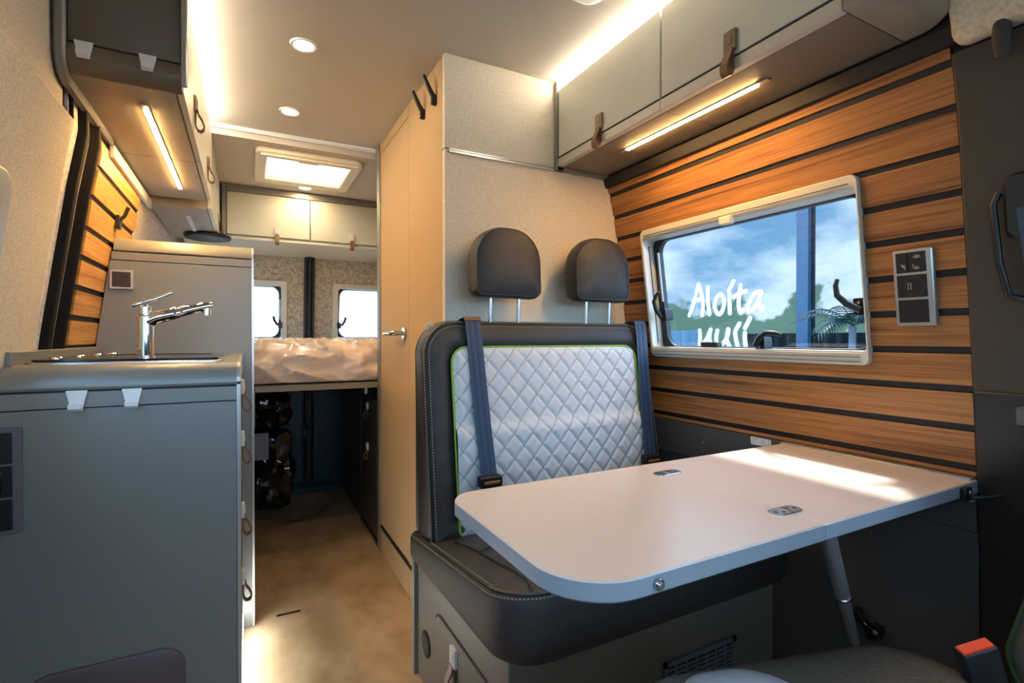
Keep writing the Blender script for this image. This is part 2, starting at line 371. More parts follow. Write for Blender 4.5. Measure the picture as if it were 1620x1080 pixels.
# dark board over the slats, grey panels under them
mb = MB(); shell(mb, lambda z: wx(z) - .012, lambda z: wx(z) + .012, [.45, 1.511], [1.5585, 1.592]); struct(mb.build('trim_2', mat('dark_brown_board', (28, 24, 24), .6), bevel=.002))
mb = MB(); shell(mb, lambda z: wx(z) - .004, lambda z: wx(z) + .012, [.472, 1.511], [.60, .713]); shell(mb, lambda z: wx(z) + .002, lambda z: wx(z) + .012, [.472, 1.511], [0, .3, .597])
struct(mb.build('wall_right_lower', 'greyd', bevel=.001))
# socket plinth step: the vertical box the table leg folds against
# ------------------------------------------------------------------ sliding door lining (left edge of the picture)
mb = MB(); shell(mb, lambda z: lx(z) - .012, lambda z: lx(z) - .03, [.2, 1.425], frange(.75, 1.9, .06), [LWD])
d1 = struct(mb.build('door_1', 'felt'), 'sliding side door with felt lining and a window')
mb = MB()   # raised inner panel with bevelled rim, opening for the window
shell(mb, lambda z: lx(z) + .012, lambda z: lx(z) - .012, [.3, .9, 1.25, 1.424], frange(.84, 1.478, .04), [LWD]); mb.build('door_lining', 'felt', d1, bevel=.010, seg=3)
mb = MB()   # rubber seals and black pillar
shell(mb, lambda z: lx(z) - .018, lambda z: lx(z) - .05, [1.425, 1.70], frange(.6, 1.9, .08)); 
for y, ww, dd in ((1.470, .006, .004), (1.540, .010, .014), (1.575, .016, .008), (1.635, .012, .018), (1.685, .022, .004)):
    shell(mb, lambda z, d=dd: lx(z) + d - .008, lambda z: lx(z) - .03, [y - ww / 2, y + ww / 2], frange(.6, 1.9, .06), (), 1)
struct(mb.build('trim_3', ['rubber', 'rubber'], bevel=.004), 'black door pillar with rubber seals')
def window(name, side, fr, op, lab=None):
    f = wx if side == 'r' else lx; s_ = 1 if side == 'r' else -1
    root = bpy.data.objects.new(name, None); COL.objects.link(root); struct(root, lab); root.location = (f(op[2]), op[0], op[2])
    fn = lambda u, v, w_: (f(v) + s_ * w_, u, v)
    # frame: outer rounded ring with moulded steps
    def ring(a, b, wa, wb, ra, rb, mname, nm, bev=0):
        mb = MB(); A = rr(*a, ra, 8)(0); B = rr(*b, rb, 8)(0); n = len(A)
        vs_ = [fn(u, v, wa) for u, v in A] + [fn(u, v, wa) for u, v in B] + [fn(u, v, wb) for u, v in B] + [fn(u, v, wb) for u, v in A]
        fs = []
        for k in range(4):
            for i in range(n): fs.append((k * n + i, k * n + (i + 1) % n, ((k + 1) % 4) * n + (i + 1) % n, ((k + 1) % 4) * n + i))
        mb.add(vs_, fs); return mb.build(nm, mname, root, bevel=bev)
    return root, fn, ring
# right window: frame outer y .652..1.37, z .936..1.376
w1, fn1, ring1 = window('window_1', 'r', None, WIN, 'camper side window over the table, cream blind frame')
fo = (.6555, 1.370, .936, 1.376)
ring1(fo, (.659, 1.362, .966, 1.347), -.014, .02, (.016, .022, .022, .016), .012, 'frame', 'window_frame', .0015)
ring1((.657, 1.364, .964, 1.349), (.6595, 1.3605, .970, 1.343), -.012, .058, .012, .010, 'frame', 'blind_cassette', .001)
mb = MB()
for (a, b_, c_, d_) in ((.672, 1.35, 1.3545, 1.356), (.672, 1.35, .944, .9455), (.672, 1.35, .955, .9565)):
    mb.loft(rr(a, b_, c_, d_, .0006, 1), [(0, -.0195), (0, -.016)], fn1)
mb.loft(rr(1.3585, 1.362, .985, 1.325, .0006, 1), [(0, .012), (0, .016)], fn1)
mb.build('blind_groove', 'greyd', w1)
ring1((.655, 1.364, .964, 1.349), (.664, 1.338, .974, 1.340), .036, .058, .03, .045, 'blackp', 'rubber_seal', .003)
mb = MB().loft(rr(.658, 1.358, .968, 1.346, .02, 8), [(0, .050), (0, .054)], fn1); mb.build('pane', 'wglass', w1)
mb = MB().loft(rr(.985, 1.025, 1.328, 1.352, .003), [(0, -.028), (0, -.012)], fn1); mb.build('blind_handle', 'cream', w1, bevel=.003)
# stay rod and latches
mb = MB().tube([fn1(1.335, 1.30, .030), fn1(1.335, 1.13, .030)], .0042); mb.build('stay_rod', 'alu', w1)
def latch(y, z, dy, dz, name='window_latch', sg=-1):
    mb = MB().loft(rr(y - .014, y + .014, z - .020, z + .020, .004), [(0, .0), (0, .034)], fn1)
    d = Vector((dy, dz)).normalized(); n_ = Vector((-d.y, d.x)); pts = []
    for t, off in ((-.12, 0), (.2, .014), (.55, .020), (.85, .012), (1.0, .002)):
        q = Vector((y, z)) + d * (.078 * t) + n_ * off * sg; pts.append(fn1(q.x, q.y, -.010 - .010 * math.sin(t * 3)))
    mb.tube(pts, .006, radii=[.008, .0082, .0068, .0058, .0045])
    for q in (-.009, .009): mb.disc(fn1(y, z + q, .0), (-1, 0, 0), .0035, .004, 10, 1)
    return mb.build(name, ['blackp', 'steel'], w1)
latch(1.312, 1.082, -.1, 1); latch(.675, 1.075, .55, 1); latch(.945, .984, -1, .30)
mb = MB().loft(rr(1.09, 1.155, .972, .988, .003), [(0, -.004), (0, .02)], fn1); mb.build('hinge_block', 'blackp', w1, bevel=.002)
# left door window
w2, fn2, ring2 = window('window_2', 'l', None, LWD, 'window of the sliding door, cut by the left edge')
ring2((.59, 1.165, .90, 1.28), (.63, 1.125, .94, 1.24), -.022, .06, .04, .03, 'alu', 'window_frame', .005)
MB().loft(rr(.62, 1.135, .93, 1.25, .03, 6), [(0, .05), (0, .054)], fn2).build('pane', 'dglass', w2)
w3, fn3, ring3 = window('window_3', 'l', None, LWR, 'side window beside the bed')
ring3((2.59, 3.33, .97, 1.39), (2.63, 3.29, 1.01, 1.35), -.01, .06, .04, .03, 'frame', 'window_frame', .005)
MB().loft(rr(2.62, 3.3, 1.0, 1.36, .03, 6), [(0, .04), (0, .044)], fn3).build('pane', 'dglass', w3)
# rear windows
def rear_window(name, W, hx, lab):
    root = bpy.data.objects.new(name, None); COL.objects.link(root); struct(root, lab); root.location = (W[0], rear(W[2]), W[2])
    fn = lambda u, v, w_: (u, rear(v) + w_, v)
    def ring(a, b, wa, wb, ra, rb, mname, nm, bev=0):
        mb = MB(); A = rr(*a, ra, 8)(0); B = rr(*b, rb, 8)(0); n = len(A)
        vs_ = [fn(u, v, wa) for u, v in A] + [fn(u, v, wa) for u, v in B] + [fn(u, v, wb) for u, v in B] + [fn(u, v, wb) for u, v in A]; fs = []
        for k in range(4):
            for i in range(n): fs.append((k * n + i, k * n + (i + 1) % n, ((k + 1) % 4) * n + (i + 1) % n, ((k + 1) % 4) * n + i))
        mb.add(vs_, fs); mb.build(nm, mname, root, bevel=bev)
    ring((W[0] - .03, W[1] + .03, W[2] - .03, W[3] + .03), (W[0] + .005, W[1] - .005, W[2] + .005, W[3] - .005), -.012, .05, .02, .015, 'frame', 'window_frame', .004)
    ring((W[0] - .001, W[1] + .001, W[2] - .001, W[3] + .001), (W[0] + .017, W[1] - .017, W[2] + .01, W[3] - .006), .012, .05, .03, .05, 'blackp', 'rubber_seal', .002)
    MB().loft(rr(W[0], W[1], W[2], W[3], .03, 6), [(0, .05), (0, .054)], fn).build('pane', 'dglass', root)
    s_ = 1 if hx > (W[0] + W[1]) / 2 else -1
    mb = MB().tube([fn(hx, 1.085, -.012), fn(hx - s_ * .02, 1.09, -.03), fn(hx - s_ * .035, 1.115, -.035), fn(hx - s_ * .04, 1.14, -.03)], .008)
    mb.box(hx - .012, hx + .012, rear(1.1) - .025, rear(1.1) + .01, 1.065, 1.105); mb.build('window_latch', 'blackp', root)
    mb = MB().tube([fn(hx, 1.12, .0), fn(hx, 1.25, .0)], .005); mb.build('stay_rod', 'steel', root)
rear_window('window_4', WA, .195, 'left rear door window'); rear_window('window_5', WB, .555, 'right rear door window')
# meeting post of the rear doors with its lock
mb = MB()
for (x0, x1, dy) in ((.335, .352, .03), (.356, .376, .045), (.380, .397, .03)): mb.prism([(rear(0.05) - dy, 0.05), (rear(.8) - dy, .8), (rear(1.52) - dy, 1.52), (rear(1.52) + .01, 1.52), (rear(.8) + .01, .8), (rear(.05) + .01, .05)], x0, x1, lambda u, v, w_: (w_, u, v))
mb.box(.33, .40, 3.59, 3.63, .0, .8)
struct(mb.build('trim_4', 'blackp', bevel=.003), 'black rubber meeting post of the rear doors')
mb = MB().box(.325, .352, 3.54, 3.60, .36, .41).tube([(.345, 3.55, .40), (.36, 3.53, .43), (.40, 3.54, .45)], .009)
tag(mb.build('door_lock', 'navy', bevel=.004), 'black lock catch halfway up the rear door post', 'lock')
mb = MB().box(-.45, 1.3, 3.50, 3.60, .0, .035).box(.0, .09, 3.49, 3.52, .035, .045); struct(mb.build('trim_5', 'navy', bevel=.006), 'door sill')

# ------------------------------------------------------------------ bathroom partition
XA = .556
mb = MB()
zz = frange(0, 1.9, .1)
mb.prism([(XA, 0)] + [(wx(z) + .011, z) for z in frange(0, 1.598, .07)] + [(XA, 1.598)], 1.511, 1.535, XZ)
mb.prism([(XA, 1.602)] + [(wx(z) + .011, z) for z in frange(1.602, 1.9, .05)] + [(XA, 1.9)], 1.511, 1.535, XZ)
struct(mb.build('wall_partition', 'felt', bevel=.002), 'felt covered front of the washroom')
mb = MB().box(XA + .012, .968, 1.506, 1.512, 1.597, 1.601).box(XA + .012, .968, 1.505, 1.512, 1.588, 1.595)
struct(mb.build('trim_6', 'alu'), 'aluminium seam strip')
mb = MB().box(XA, XA + .022, 1.536, 1.912, .0, 1.9).box(XA, XA + .022, 1.916, 2.39, 1.855, 1.9).box(XA, XA + .022, 1.916, 2.39, 0, .118).box(XA, 1.24, 2.40, 2.42, 0, 1.9)
struct(mb.build('wall_bathroom', 'feltfine', bevel=.0015), 'aisle side of the washroom')
mb = MB().box(XA - .006, XA + .02, 2.372, 2.42, 0, 1.85).box(XA - .012, XA + .03, 2.375, 2.425, 1.83, 1.9); struct(mb.build('trim_7', 'greyedge', bevel=.004), 'grey corner profile')
mb = MB().box(XA - .004, XA + .004, 1.62, 2.365, .118, .131); struct(mb.build('trim_8', 'black'), 'black slot above the skirting')
mb = MB().box(XA + .001, XA + .022, 1.918, 2.370, .133, 1.853)
d2 = struct(mb.build('door_2', 'feltfine', bevel=.002), 'washroom door in beige fabric laminate')
mb = MB().disc((XA, 1.965, 1.02), (-1, 0, 0), .024, .008, 24, 0, .002).tube([(XA, 1.965, 1.02), (XA - .045, 1.965, 1.02), (XA - .052, 1.972, 1.02), (XA - .052, 2.08, 1.02)], .0095, 14)
mb.build('door_handle', 'steel', d2)

# pegs on the partition
def pegs(y, lab):
    t = thing('coat_peg', lab, 'coat hook', (XA, y, 1.78), 'black pegs on the washroom wall')
    mb = MB().loft(rr(y - .009, y + .009, 1.765, 1.80, .006), [(0, XA), (.001, XA - .016)], YZ); mb.disc((XA - .016, y, 1.773), (-1, 0, 0), .004, .002, 10, 1); mb.build('peg_base', ['blackp', 'steel'], t, bevel=.002)
    MB().tube([(XA - .008, y, 1.792), (XA - .022, y, 1.815), (XA - .042, y, 1.855)], .0075, 12, radii=[.0085, .008, .0065]).build('peg_arm', 'blackp', t)
pegs(1.594, 'black coat peg on beige wall, the one nearer the front corner'); pegs(1.714, 'black coat peg on beige wall, the one farther from the front corner')

# ------------------------------------------------------------------ clasps
def clasp(parent, x, y, z, sgn, big=1.0, bm_='clasp', sm='strap', thin=False, long_=.058):
    """plate + leather loop; sgn=+1 sticks out to +X, -1 to -X; sgn=0 to -Y"""
    f = (lambda u, v, w_: (x + sgn * u, y + w_, z + v)) if sgn else (lambda u, v, w_: (x + w_, y - u, z + v))
    hw = .0165 * big; P2 = (lambda u, v, w_: f(w_, v, u))
    mb = MB().loft(rr(-hw, hw, 0, .048 * big, .004), [(0, 0), (0, .006), (.002, .008)], P2); mb.loft(rr(-hw * .5, hw * .5, .014 * big, .036 * big, .002), [(0, .008), (0, .0095)], P2)
    p = mb.build('clasp', bm_, parent)
    lo = long_ * big; w2 = hw * .62
    path = [(.004, .012), (.004, -.006), (.0035, -lo * .35), (.004, -lo * .75), (.009, -lo * .96), (.016, -lo), (.0225, -lo * .9), (.0245, -lo * .72), (.019, -lo * .4), (.011, -.008), (.008, .006)]
    MB().ribbon(path, f, -w2, w2, .0036).build('strap', sm, parent)
# ------------------------------------------------------------------ right overhead cabinets
ZB = 1.60; XF = .968
def right_cab(y0, y1, lab):
    t = thing('overhead_cabinet', lab, 'cabinet', (XF, y0, ZB), 'overhead cabinets above the table')
    mb = MB(); mb.prism([(XF + .02, ZB), (wx(ZB) + .0, ZB), (wx(1.865) - .0, 1.865), (XF + .02, 1.865)], y0 + .0005, y1 - .0005, XZ); mb.build('body', mat('underside_laminate', (124, 114, 98), .5), t, bevel=.001)
    MB().prism([(XF - .001, ZB), (XF + .019, ZB), (XF + .019, ZB + .022), (XF - .001, ZB + .028)], y0 + .0005, y1 - .0005, XZ).build('light_rail', mat('pale_rail', (206, 200, 186), .35, .1), t, bevel=.002)
    d = MB().box(XF, XF + .018, y0 + .003, y1 - .003, ZB + .033, 1.866).build('door', 'door', t, bevel=.002)
    clasp(d, XF, (y0 + y1) / 2 + .01, ZB + .043, -1, 1.0)
    MB().box(XF - .001, XF + .001, y0 + .003, y1 - .003, ZB + .0285, ZB + .032).build('door_seal', 'black', t)
    return t
right_cab(1.0, 1.494, 'sage overhead cabinet door next to the felt wall, over the window'); right_cab(.541, 1.0, 'sage overhead cabinet nearer the camera, with the larger looking clasp')
t = thing('overhead_cabinet', 'rounded taupe end piece closing the overhead cabinets by the black pillar', 'cabinet', (XF, .45, ZB))
oc = lambda i_: rr(XF - .001, wx(ZB) - .004, .452 + i_, .5395, (.05, .03, .0008, .0008), 10)(0)
MB().loft(oc, [(.030, ZB), (.017, ZB + .003), (.007, ZB + .010), (.002, ZB + .020), (0, ZB + .034), (0, 1.80), (.0, 1.9)], XY).build('end_body', mat('taupe_end', (158, 150, 134), .35), t)
MB().box(XF - .004, wx(ZB) + .01, 1.494, 1.510, ZB - .012, ZB + .002).box(XF - .006, XF + .024, 1.494, 1.510, ZB - .012, 1.895).build('end_frame', 'greyedge', None, bevel=.002)
ef = bpy.data.objects['end_frame']; tag(ef, 'grey metal end frame between felt wall and overhead cabinets', 'frame')
struct(MB().box(XF + .03, XF + .05, .541, 1.494, 1.8655, 1.8995).build('trim_10', 'ceil'))
def strip(name, x, y0, y1, z, lab, lit=True, w_=.0055, offm='alu'):
    t = thing(name, lab, 'lamp', (x, y0, z))
    MB().box(x - w_ - .002, x + w_ + .002, y0 - .03, y1 + .03, z - .003, z + .0).build('housing', 'alu' if lit else 'white', t)
    MB().box(x - w_, x + w_, y0, y1, z - .005, z - .001).build('diffuser', 'led' if lit else 'bluestrip', t)
strip('strip_light', 1.07, .79, 1.25, ZB, 'lit warm LED strip under the right overhead cabinets')
o = MB().box(XF + .012, XF + .03, .541, 1.494, 1.868, 1.8995).build('cove_light', 'ledc'); tag(o, 'glowing light line between ceiling and right overhead cabinets', 'lamp')

# ------------------------------------------------------------------ left overhead cabinets
XL = -.124; ZL = 1.555
def left_cab(y0, y1, zb, zt, lab, grp='overhead cabinets on the left'):
    t = thing('overhead_cabinet', lab, 'cabinet', (XL, y0, zb), grp)
    MB().prism([(XL - .016, zb), (lx(zb) + .001, zb), (lx(zt) + .001, zt), (XL - .016, zt)], y0 + .0005, y1 - .0005, XZ).build('body', mat('underside_laminate_grey', (150, 144, 132), .42), t, bevel=.001)
    d = MB().box(XL - .015, XL, y0 + .002, y1 - .002, zb + .004, zt).build('door', 'door', t, bevel=.002)
    return t, d
t, d = left_cab(1.375, 1.885, ZL, 1.86, 'left overhead cabinet nearest the camera, above the kitchen'); clasp(d, XL, 1.64, 1.622, 1, .9)
t, d = left_cab(1.887, 2.39, ZL, 1.86, 'left overhead cabinet just in front of the ceiling beam'); clasp(d, XL, 2.16, 1.622, 1, .9)
t, d = left_cab(2.43, 3.185, 1.53, 1.85, 'small left overhead cabinet behind the ceiling beam, beside the bed'); clasp(d, XL, 3.04, 1.60, 1, .9)
strip('strip_light', -.212, 1.50, 2.22, ZL, 'lit warm LED strip under the left overhead cabinets')
strip('strip_light', -.22, 2.62, 2.98, 1.53, 'unlit slim lamp under the small rear left cabinet', False, .006)
o = MB().box(XL - .035, XL - .012, 1.36, 2.39, 1.864, 1.8995).build('cove_light', 'ledc'); tag(o, 'glowing light line between ceiling and left overhead cabinets', 'lamp')
struct(MB().box(XL - .06, XL - .036, 1.36, 2.39, 1.8605, 1.8995).build('trim_11', 'ceil'))
# end panel with bullnose, groove and hooks
def bull(x0, x1, yf, ztop, r, zlow, n=8):
    """profile in (y,z) of a panel whose lower (or upper) front edge is rounded"""
t = thing('cabinet_end_panel', 'dark taupe end panel of the left overhead cabinets with a rounded lower edge', 'panel', (-.23, 1.355, ZL))
pts = [(1.3745, 1.898), (1.355, 1.898), (1.355, ZL + .032)] + [(1.355 + .032 * (1 - math.cos(a)), ZL + .032 - .032 * math.sin(a)) for a in [i * math.pi / 12 for i in range(1, 6)]] + [(1.3745 + .02, ZL - .001), (1.3745, ZL)]
mb = MB(); XE = XL - .002
mb.loft(rr(-.325, XE, ZL + .062, 1.898, (.001, .001, .001, .001), 4), [(0, 1.374), (0, 1.357), (.002, 1.355)], lambda u, v, w_: (u, w_, v))
mb.build('panel', mat('brown_end_panel', (104, 94, 78), .45, .1), t)
mb = MB(); prof = [(1.374, ZL + .0585), (1.3555, ZL + .0585), (1.352, ZL + .050), (1.350, ZL + .036)] + [(1.350 + .036 * (1 - math.cos(a)), ZL + .036 - .036 * math.sin(a)) for a in [i * math.pi / 14 for i in range(1, 7)]] + [(1.374, ZL + .002)]
mb.prism(prof, -.325, XE, lambda u, v, w_: (w_, u, v)); mb.build('lower_rim', mat('brown_rim', (118, 106, 88), .4, .2), t)
mb = MB(); edge = [(lx(1.9) + .004, 1.9), (lx(1.75) + .004, 1.75), (-.340, 1.64), (-.344, 1.60), (-.338, 1.572), (-.33, 1.556)]
MB().loft(rr(1.343, 1.78, 1.538, 1.898, (.055, .004, .004, .004), 10), [(.004, -.3455), (0, -.341), (0, -.330), (.004, -.3255)], YZ).build('side_board', 'greyedge', t)
MB().box(XE - .001, XE + .012, 1.348, 1.362, ZL + .01, 1.898).build('corner_profile', 'alu', t, bevel=.004)
mb = MB(); shell(mb, lambda z: lx(z) + .012, lambda z: lx(z) + .0, [1.785, 2.42], [1.508, 1.545]); struct(mb.build('trim_9', 'bluestrip', bevel=.002), 'pale strip under the left overhead cabinets')

# white clip-on hooks
def white_hook(x, y, z, lab, grp):
    t = thing('clip_hook', lab, 'hook', (x, y, z), grp)
    mb = MB().prism([(-.0165, 0), (.0165, 0), (.0095, -.034), (-.0095, -.034)], -.001, -.006, lambda u, v, w_: (x + u, y + w_, z + v)); mb.build('hook_plate', 'white', t, bevel=.001)
    path = [(-.001, -.026), (-.005, -.034), (-.012, -.0375), (-.0185, -.033), (-.0195, -.025)]
    MB().ribbon(path, lambda u, v, w_: (x + w_, y + u, z + v), -.0098, .0098, .003).build('hook_lip', 'white', t)
white_hook(-.297, 1.353, ZL + .0625, 'white clip hook on the overhead end panel, nearer the outer wall', 'white hooks on the overhead end panel'); white_hook(-.188, 1.353, ZL + .0625, 'white clip hook on the overhead end panel, nearer the aisle', 'white hooks on the overhead end panel')

# ------------------------------------------------------------------ kitchen unit
YK = 1.25; XK = -.011; ZK = .948; YT = 1.97
k = thing('kitchen_unit', 'blue-grey kitchen block with rounded worktop edge and strap pulls', 'kitchen unit', (-.2, YK, 0))
xl = -.455
MB().box(xl, XK - .008, YK + .012, YT - .003, 0, .90).build('body', 'grey', k)
MB().box(xl, XK - .007, YK, YK + .011, 0, .8645).build('front_panel', 'grey', k, bevel=.001)
MB().box(xl, XK - .007, YK - .0015, YK + .011, .8665, .8965).build('hook_rail', 'grey', k, bevel=.001)
MB().box(xl, XK - .008, YK + .003, YK + .012, .86, .90).build('groove', 'black', k)
R = .042; prof = [(YT - .003, .9005), (YK + .001, .9005), (YK - .002, .905), (YK - .002, ZK - R)] + [(YK - .002 + R * (1 - math.cos(a)), ZK - R + R * math.sin(a)) for a in [i * math.pi / 16 for i in range(1, 9)]] + [(YT - .003, ZK)]
MB().prism(prof, xl, XK - .007, lambda u, v, w_: (w_, u, v)).build('worktop', 'grey', k)
prof2 = [(u + (.0), v) for u, v in prof]
mb = MB().box(XK - .007, XK + .001, YK - .002, YK + .010, 0, ZK - .03); mb.prism([(YK + .02, .90), (YK - .002, .90)] + prof[3:-1] + [(YT - .003, ZK), (YT - .003, .90)], XK - .007, XK + .001, lambda u, v, w_: (w_, u, v)); mb.build('edge_profile', 'alu', k, bevel=.001)
for i, (z0, z1) in enumerate(((.79, .893), (.61, .785), (.425, .605), (.10, .42))):
    d = MB().box(XK - .008, XK - .001, YK + .014, YT - .006, z0, z1).build('drawer', 'grey', k, bevel=.001)
    clasp(d, XK - .001, 1.60, (.845, .70, .50, .315)[i], 1, .85, 'claspw')
o = MB().box(xl, -.390, YK + .03, YT - .005, ZK - .002, ZK + .026).build('splashback', 'grey', k, bevel=.002)
# stainless sink / hob unit with glass lid
h = thing('sink_hob_unit', 'steel sink and hob set into the worktop under a black glass lid', 'hob', (-.2, 1.5, ZK))
MB().loft(rr(-.385, -.045, YK + .055, 1.90, .02), [(0, ZK - .001), (0, ZK + .003), (.003, ZK + .0045)], XY).build('steel_rim', 'steel', h)
MB().loft(rr(-.375, -.055, YK + .063, 1.62, .015), [(0, ZK + .004), (0, ZK + .009)], XY).build('glass_lid', 'blackg', h)
mb = MB().loft(rr(-.335, -.085, 1.66, 1.87, .03), [(0, ZK + .0045), (.004, ZK + .0055), (.01, ZK + .003)], XY); mb.build('sink_bowl', 'steel', h)
for (x, y) in ((-.362, 1.42), (-.355, 1.56), (-.342, 1.66), (-.325, 1.74)):
    MB().disc((x, y, ZK + .006), (0, 0, 1), .013, .006, 18, 0, .002).build('knob', 'chrome', h)
t = thing('added_floor_light', 'added light line low on the kitchen block, brightening the aisle floor', 'lamp', (XK, 1.6, .05))  # strip added only to brighten the floor beside the kitchen
MB().box(XK - .001, XK + .0015, 1.45, 1.95, .050, .062).build('diffuser', 'floorfill', t)
# faucet
fx, fy = -.205, 1.43
f = thing('faucet', 'chrome kitchen mixer tap with long swivelling spout', 'faucet', (fx, fy, ZK))
mb = MB().disc((fx, fy, ZK + .004), (0, 0, 1), .0215, .006, 24, 0, .002).disc((fx, fy, ZK + .008), (0, 0, 1), .0160, .097, 24, 0, .003)
mb.build('column', 'chrome', f)
pts = [(fx - .002, fy, ZK + .078), (fx + .003, fy, ZK + .090), (fx + .016, fy, ZK + .099), (fx + .035, fy, ZK + .105), (fx + .062, fy, ZK + .113), (fx + .064, fy, ZK + .1135), (fx + .095, fy, ZK + .1225), (fx + .126, fy, ZK + .131), (fx + .134, fy, ZK + .132)]
MB().tube(pts, .012, 18, radii=[.0152, .0158, .0155, .0148, .0138, .0122, .0112, .0098, .0085]).tube([(fx + .122, fy, ZK + .127), (fx + .121, fy, ZK + .108)], .0085).build('spout', 'chrome', f)
MB().disc((fx - .001, fy, ZK + .105), (0, 0, 1), .0125, .022, 20, 0, .003).build('cartridge', 'chrome', f)
MB().tube([(fx - .026, fy, ZK + .127), (fx - .004, fy, ZK + .134), (fx + .02, fy, ZK + .144), (fx + .052, fy, ZK + .160)], .006, 12, radii=[.004, .009, .0055, .0042]).build('lever', 'chrome', f)
# outlet frame on the kitchen front
def outlet(name, x0, x1, yf, z0, z1, n, lab, icon=False, bm_='grate'):
    t = thing(name, lab, 'socket', ((x0 + x1) / 2, yf, z0))
    MB().loft(rr(x0, x1, z0, z1, .004), [(0, yf + .001), (0, yf - .007), (.002, yf - .009)], XZ).build('socket_frame', bm_, t)
    hh = (z1 - z0 - .012) / n
    for i in range(n):
        a = z0 + .006 + i * hh; q = MB().box(x0 + .009, x1 - .012, yf - .0105, yf - .002, a + .002, a + hh - .002).build('socket_insert', 'blackp', t, bevel=.001)
        if icon and i == 1: MB().box((x0 + x1) / 2 - .002, (x0 + x1) / 2 + .016, yf - .0115, yf - .010, a + .01, a + hh - .01).build('button', 'blackg', q, bevel=.001); MB().tube([((x0 + x1) / 2 + .004, yf - .012, a + .022), ((x0 + x1) / 2 + .009, yf - .012, a + .030), ((x0 + x1) / 2 + .014, yf - .012, a + .026), ((x0 + x1) / 2 + .009, yf - .012, a + .020)], .0008, 6, closed=True).build('icon', 'inkw', q)
outlet('socket_panel', -.450, -.366, YK, .642, .836, 3, 'dark three-module socket panel on the kitchen front, at the left edge', True)
o = MB().loft(rr(-.372, -.113, -.0, .365, (.002, .002, .045, .045), 10), [(0, YK), (0, YK - .006), (.003, YK - .008)], lambda u, v, w_: (u, w_, max(v, .001))).build('service_hatch', 'plate'); tag(o, 'brown rounded cover plate low on the kitchen front', 'cover plate')
white_hook(-.287, YK - .0015, .900, 'white clip hook on the kitchen front, left of the pair', 'white hooks on the kitchen front'); white_hook(-.201, YK - .0015, .900, 'white clip hook on the kitchen front, right of the pair', 'white hooks on the kitchen front')

# ------------------------------------------------------------------ tall cabinet behind the kitchen
XT = .024; ZT = 1.318
tcab = thing('tall_cabinet', 'tall taupe cabinet behind the tap with a rounded top edge', 'cabinet', (-.2, YT, 0))
wl = lambda z: lx(z) + .002
mb = MB(); mb.prism([(XT - .006, 0), (wl(0), 0), (wl(.5), .5), (wl(1), 1), (wl(1.27), 1.27), (XT - .006, 1.27)], YT + .012, 2.395, XZ); mb.build('body', 'grey', tcab)
mb = MB(); mb.prism([(XT - .006, 0), (wl(0), 0), (wl(.5), .5), (wl(1), 1), (wl(1.243), 1.243), (XT - .006, 1.243)], YT, YT + .011, XZ); mb.build('front_panel', 'grey', tcab, bevel=.001)
MB().box(wl(1.27) + .0, XT - .006, YT - .001, YT + .011, 1.2455, 1.2705).build('rail', 'grey', tcab, bevel=.001)
prof = [(2.395, 1.2735), (YT + .001, 1.2735), (YT - .002, 1.278)] + [(YT - .002 + R * (1 - math.cos(a)), ZT - R + R * math.sin(a)) for a in [i * math.pi / 16 for i in range(0, 9)]] + [(2.395, ZT)]
MB().prism(prof, wl(1.3) + .002, XT - .006, lambda u, v, w_: (w_, u, v)).build('top', 'grey', tcab)
mb = MB().prism([(YT - .002, 0.0)] + prof[2:-1] + [(YT + .05, ZT), (YT + .05, 0)], XT - .006, XT + .001, lambda u, v, w_: (w_, u, v)); mb.build('edge_profile', 'alu', tcab, bevel=.001)
t = thing('wall_socket', 'square grey-framed blank socket on the tall cabinet, left of the tap', 'socket', (-.342, YT, 1.15))
MB().loft(rr(-.373, -.312, 1.153, 1.214, .003), [(0, YT + .001), (0, YT - .007), (.002, YT - .009)], XZ).build('socket_frame', 'alu', t)
MB().box(-.366, -.319, YT - .0105, YT - .004, 1.160, 1.207).build('socket_insert', mat('brown_black', (52, 42, 36), .4), t, bevel=.001)

# folding coat hook on the left boards
hy = 1.98; hz = 1.3727; hx_ = lx(hz)
t = thing('coat_hook', 'black folding coat hook in a groove of the left wood wall', 'coat hook', (hx_, hy, hz))
MB().box(hx_ - .004, hx_ + .010, hy - .016, hy + .016, hz - .03, hz + .012).build('hook_base', 'blackp', t, bevel=.002)
MB().tube([(hx_ + .006, hy, hz - .005), (hx_ + .020, hy, hz + .012), (hx_ + .030, hy, hz + .040)], .0055, 10).build('hook_arm', 'blackp', t)

# ------------------------------------------------------------------ rear overhead cabinets
YR = 3.2; ZR = 1.567
struct(MB().box(-.095, 1.15, YR - .004, YR + .01, 1.815, 1.8545).build('trim_12', 'greyedge', bevel=.003), 'grey strip over the rear cabinets')
def rear_cab(x0, x1, lab):
    t = thing('overhead_cabinet', lab, 'cabinet', (x0, YR, ZR), 'overhead cabinets over the bed')
    MB().prism([(YR + .018, ZR), (rear(ZR) - .002, ZR), (rear(1.85) - .002, 1.85), (YR + .018, 1.85)], x0 + .0005, x1 - .0005, lambda u, v, w_: (w_, u, v)).build('body', 'door', t)
    d = MB().box(x0 + .002, x1 - .002, YR, YR + .017, ZR + .012, 1.813).build('door', 'door', t, bevel=.002)
    return d
d = rear_cab(-.093, .338, 'white rear overhead cabinet on the left, over the bed'); clasp(d, .16, YR, ZR + .022, 0, .95, 'claspw')
d = rear_cab(.340, .80, 'white rear overhead cabinet on the right, over the bed'); clasp(d, .575, YR, ZR + .022, 0, .95, 'claspw')
struct(MB().box(-.115, -.094, YR - .01, YR + .02, 1.53, 1.85).build('trim_13', 'greyedge', bevel=.002)); 
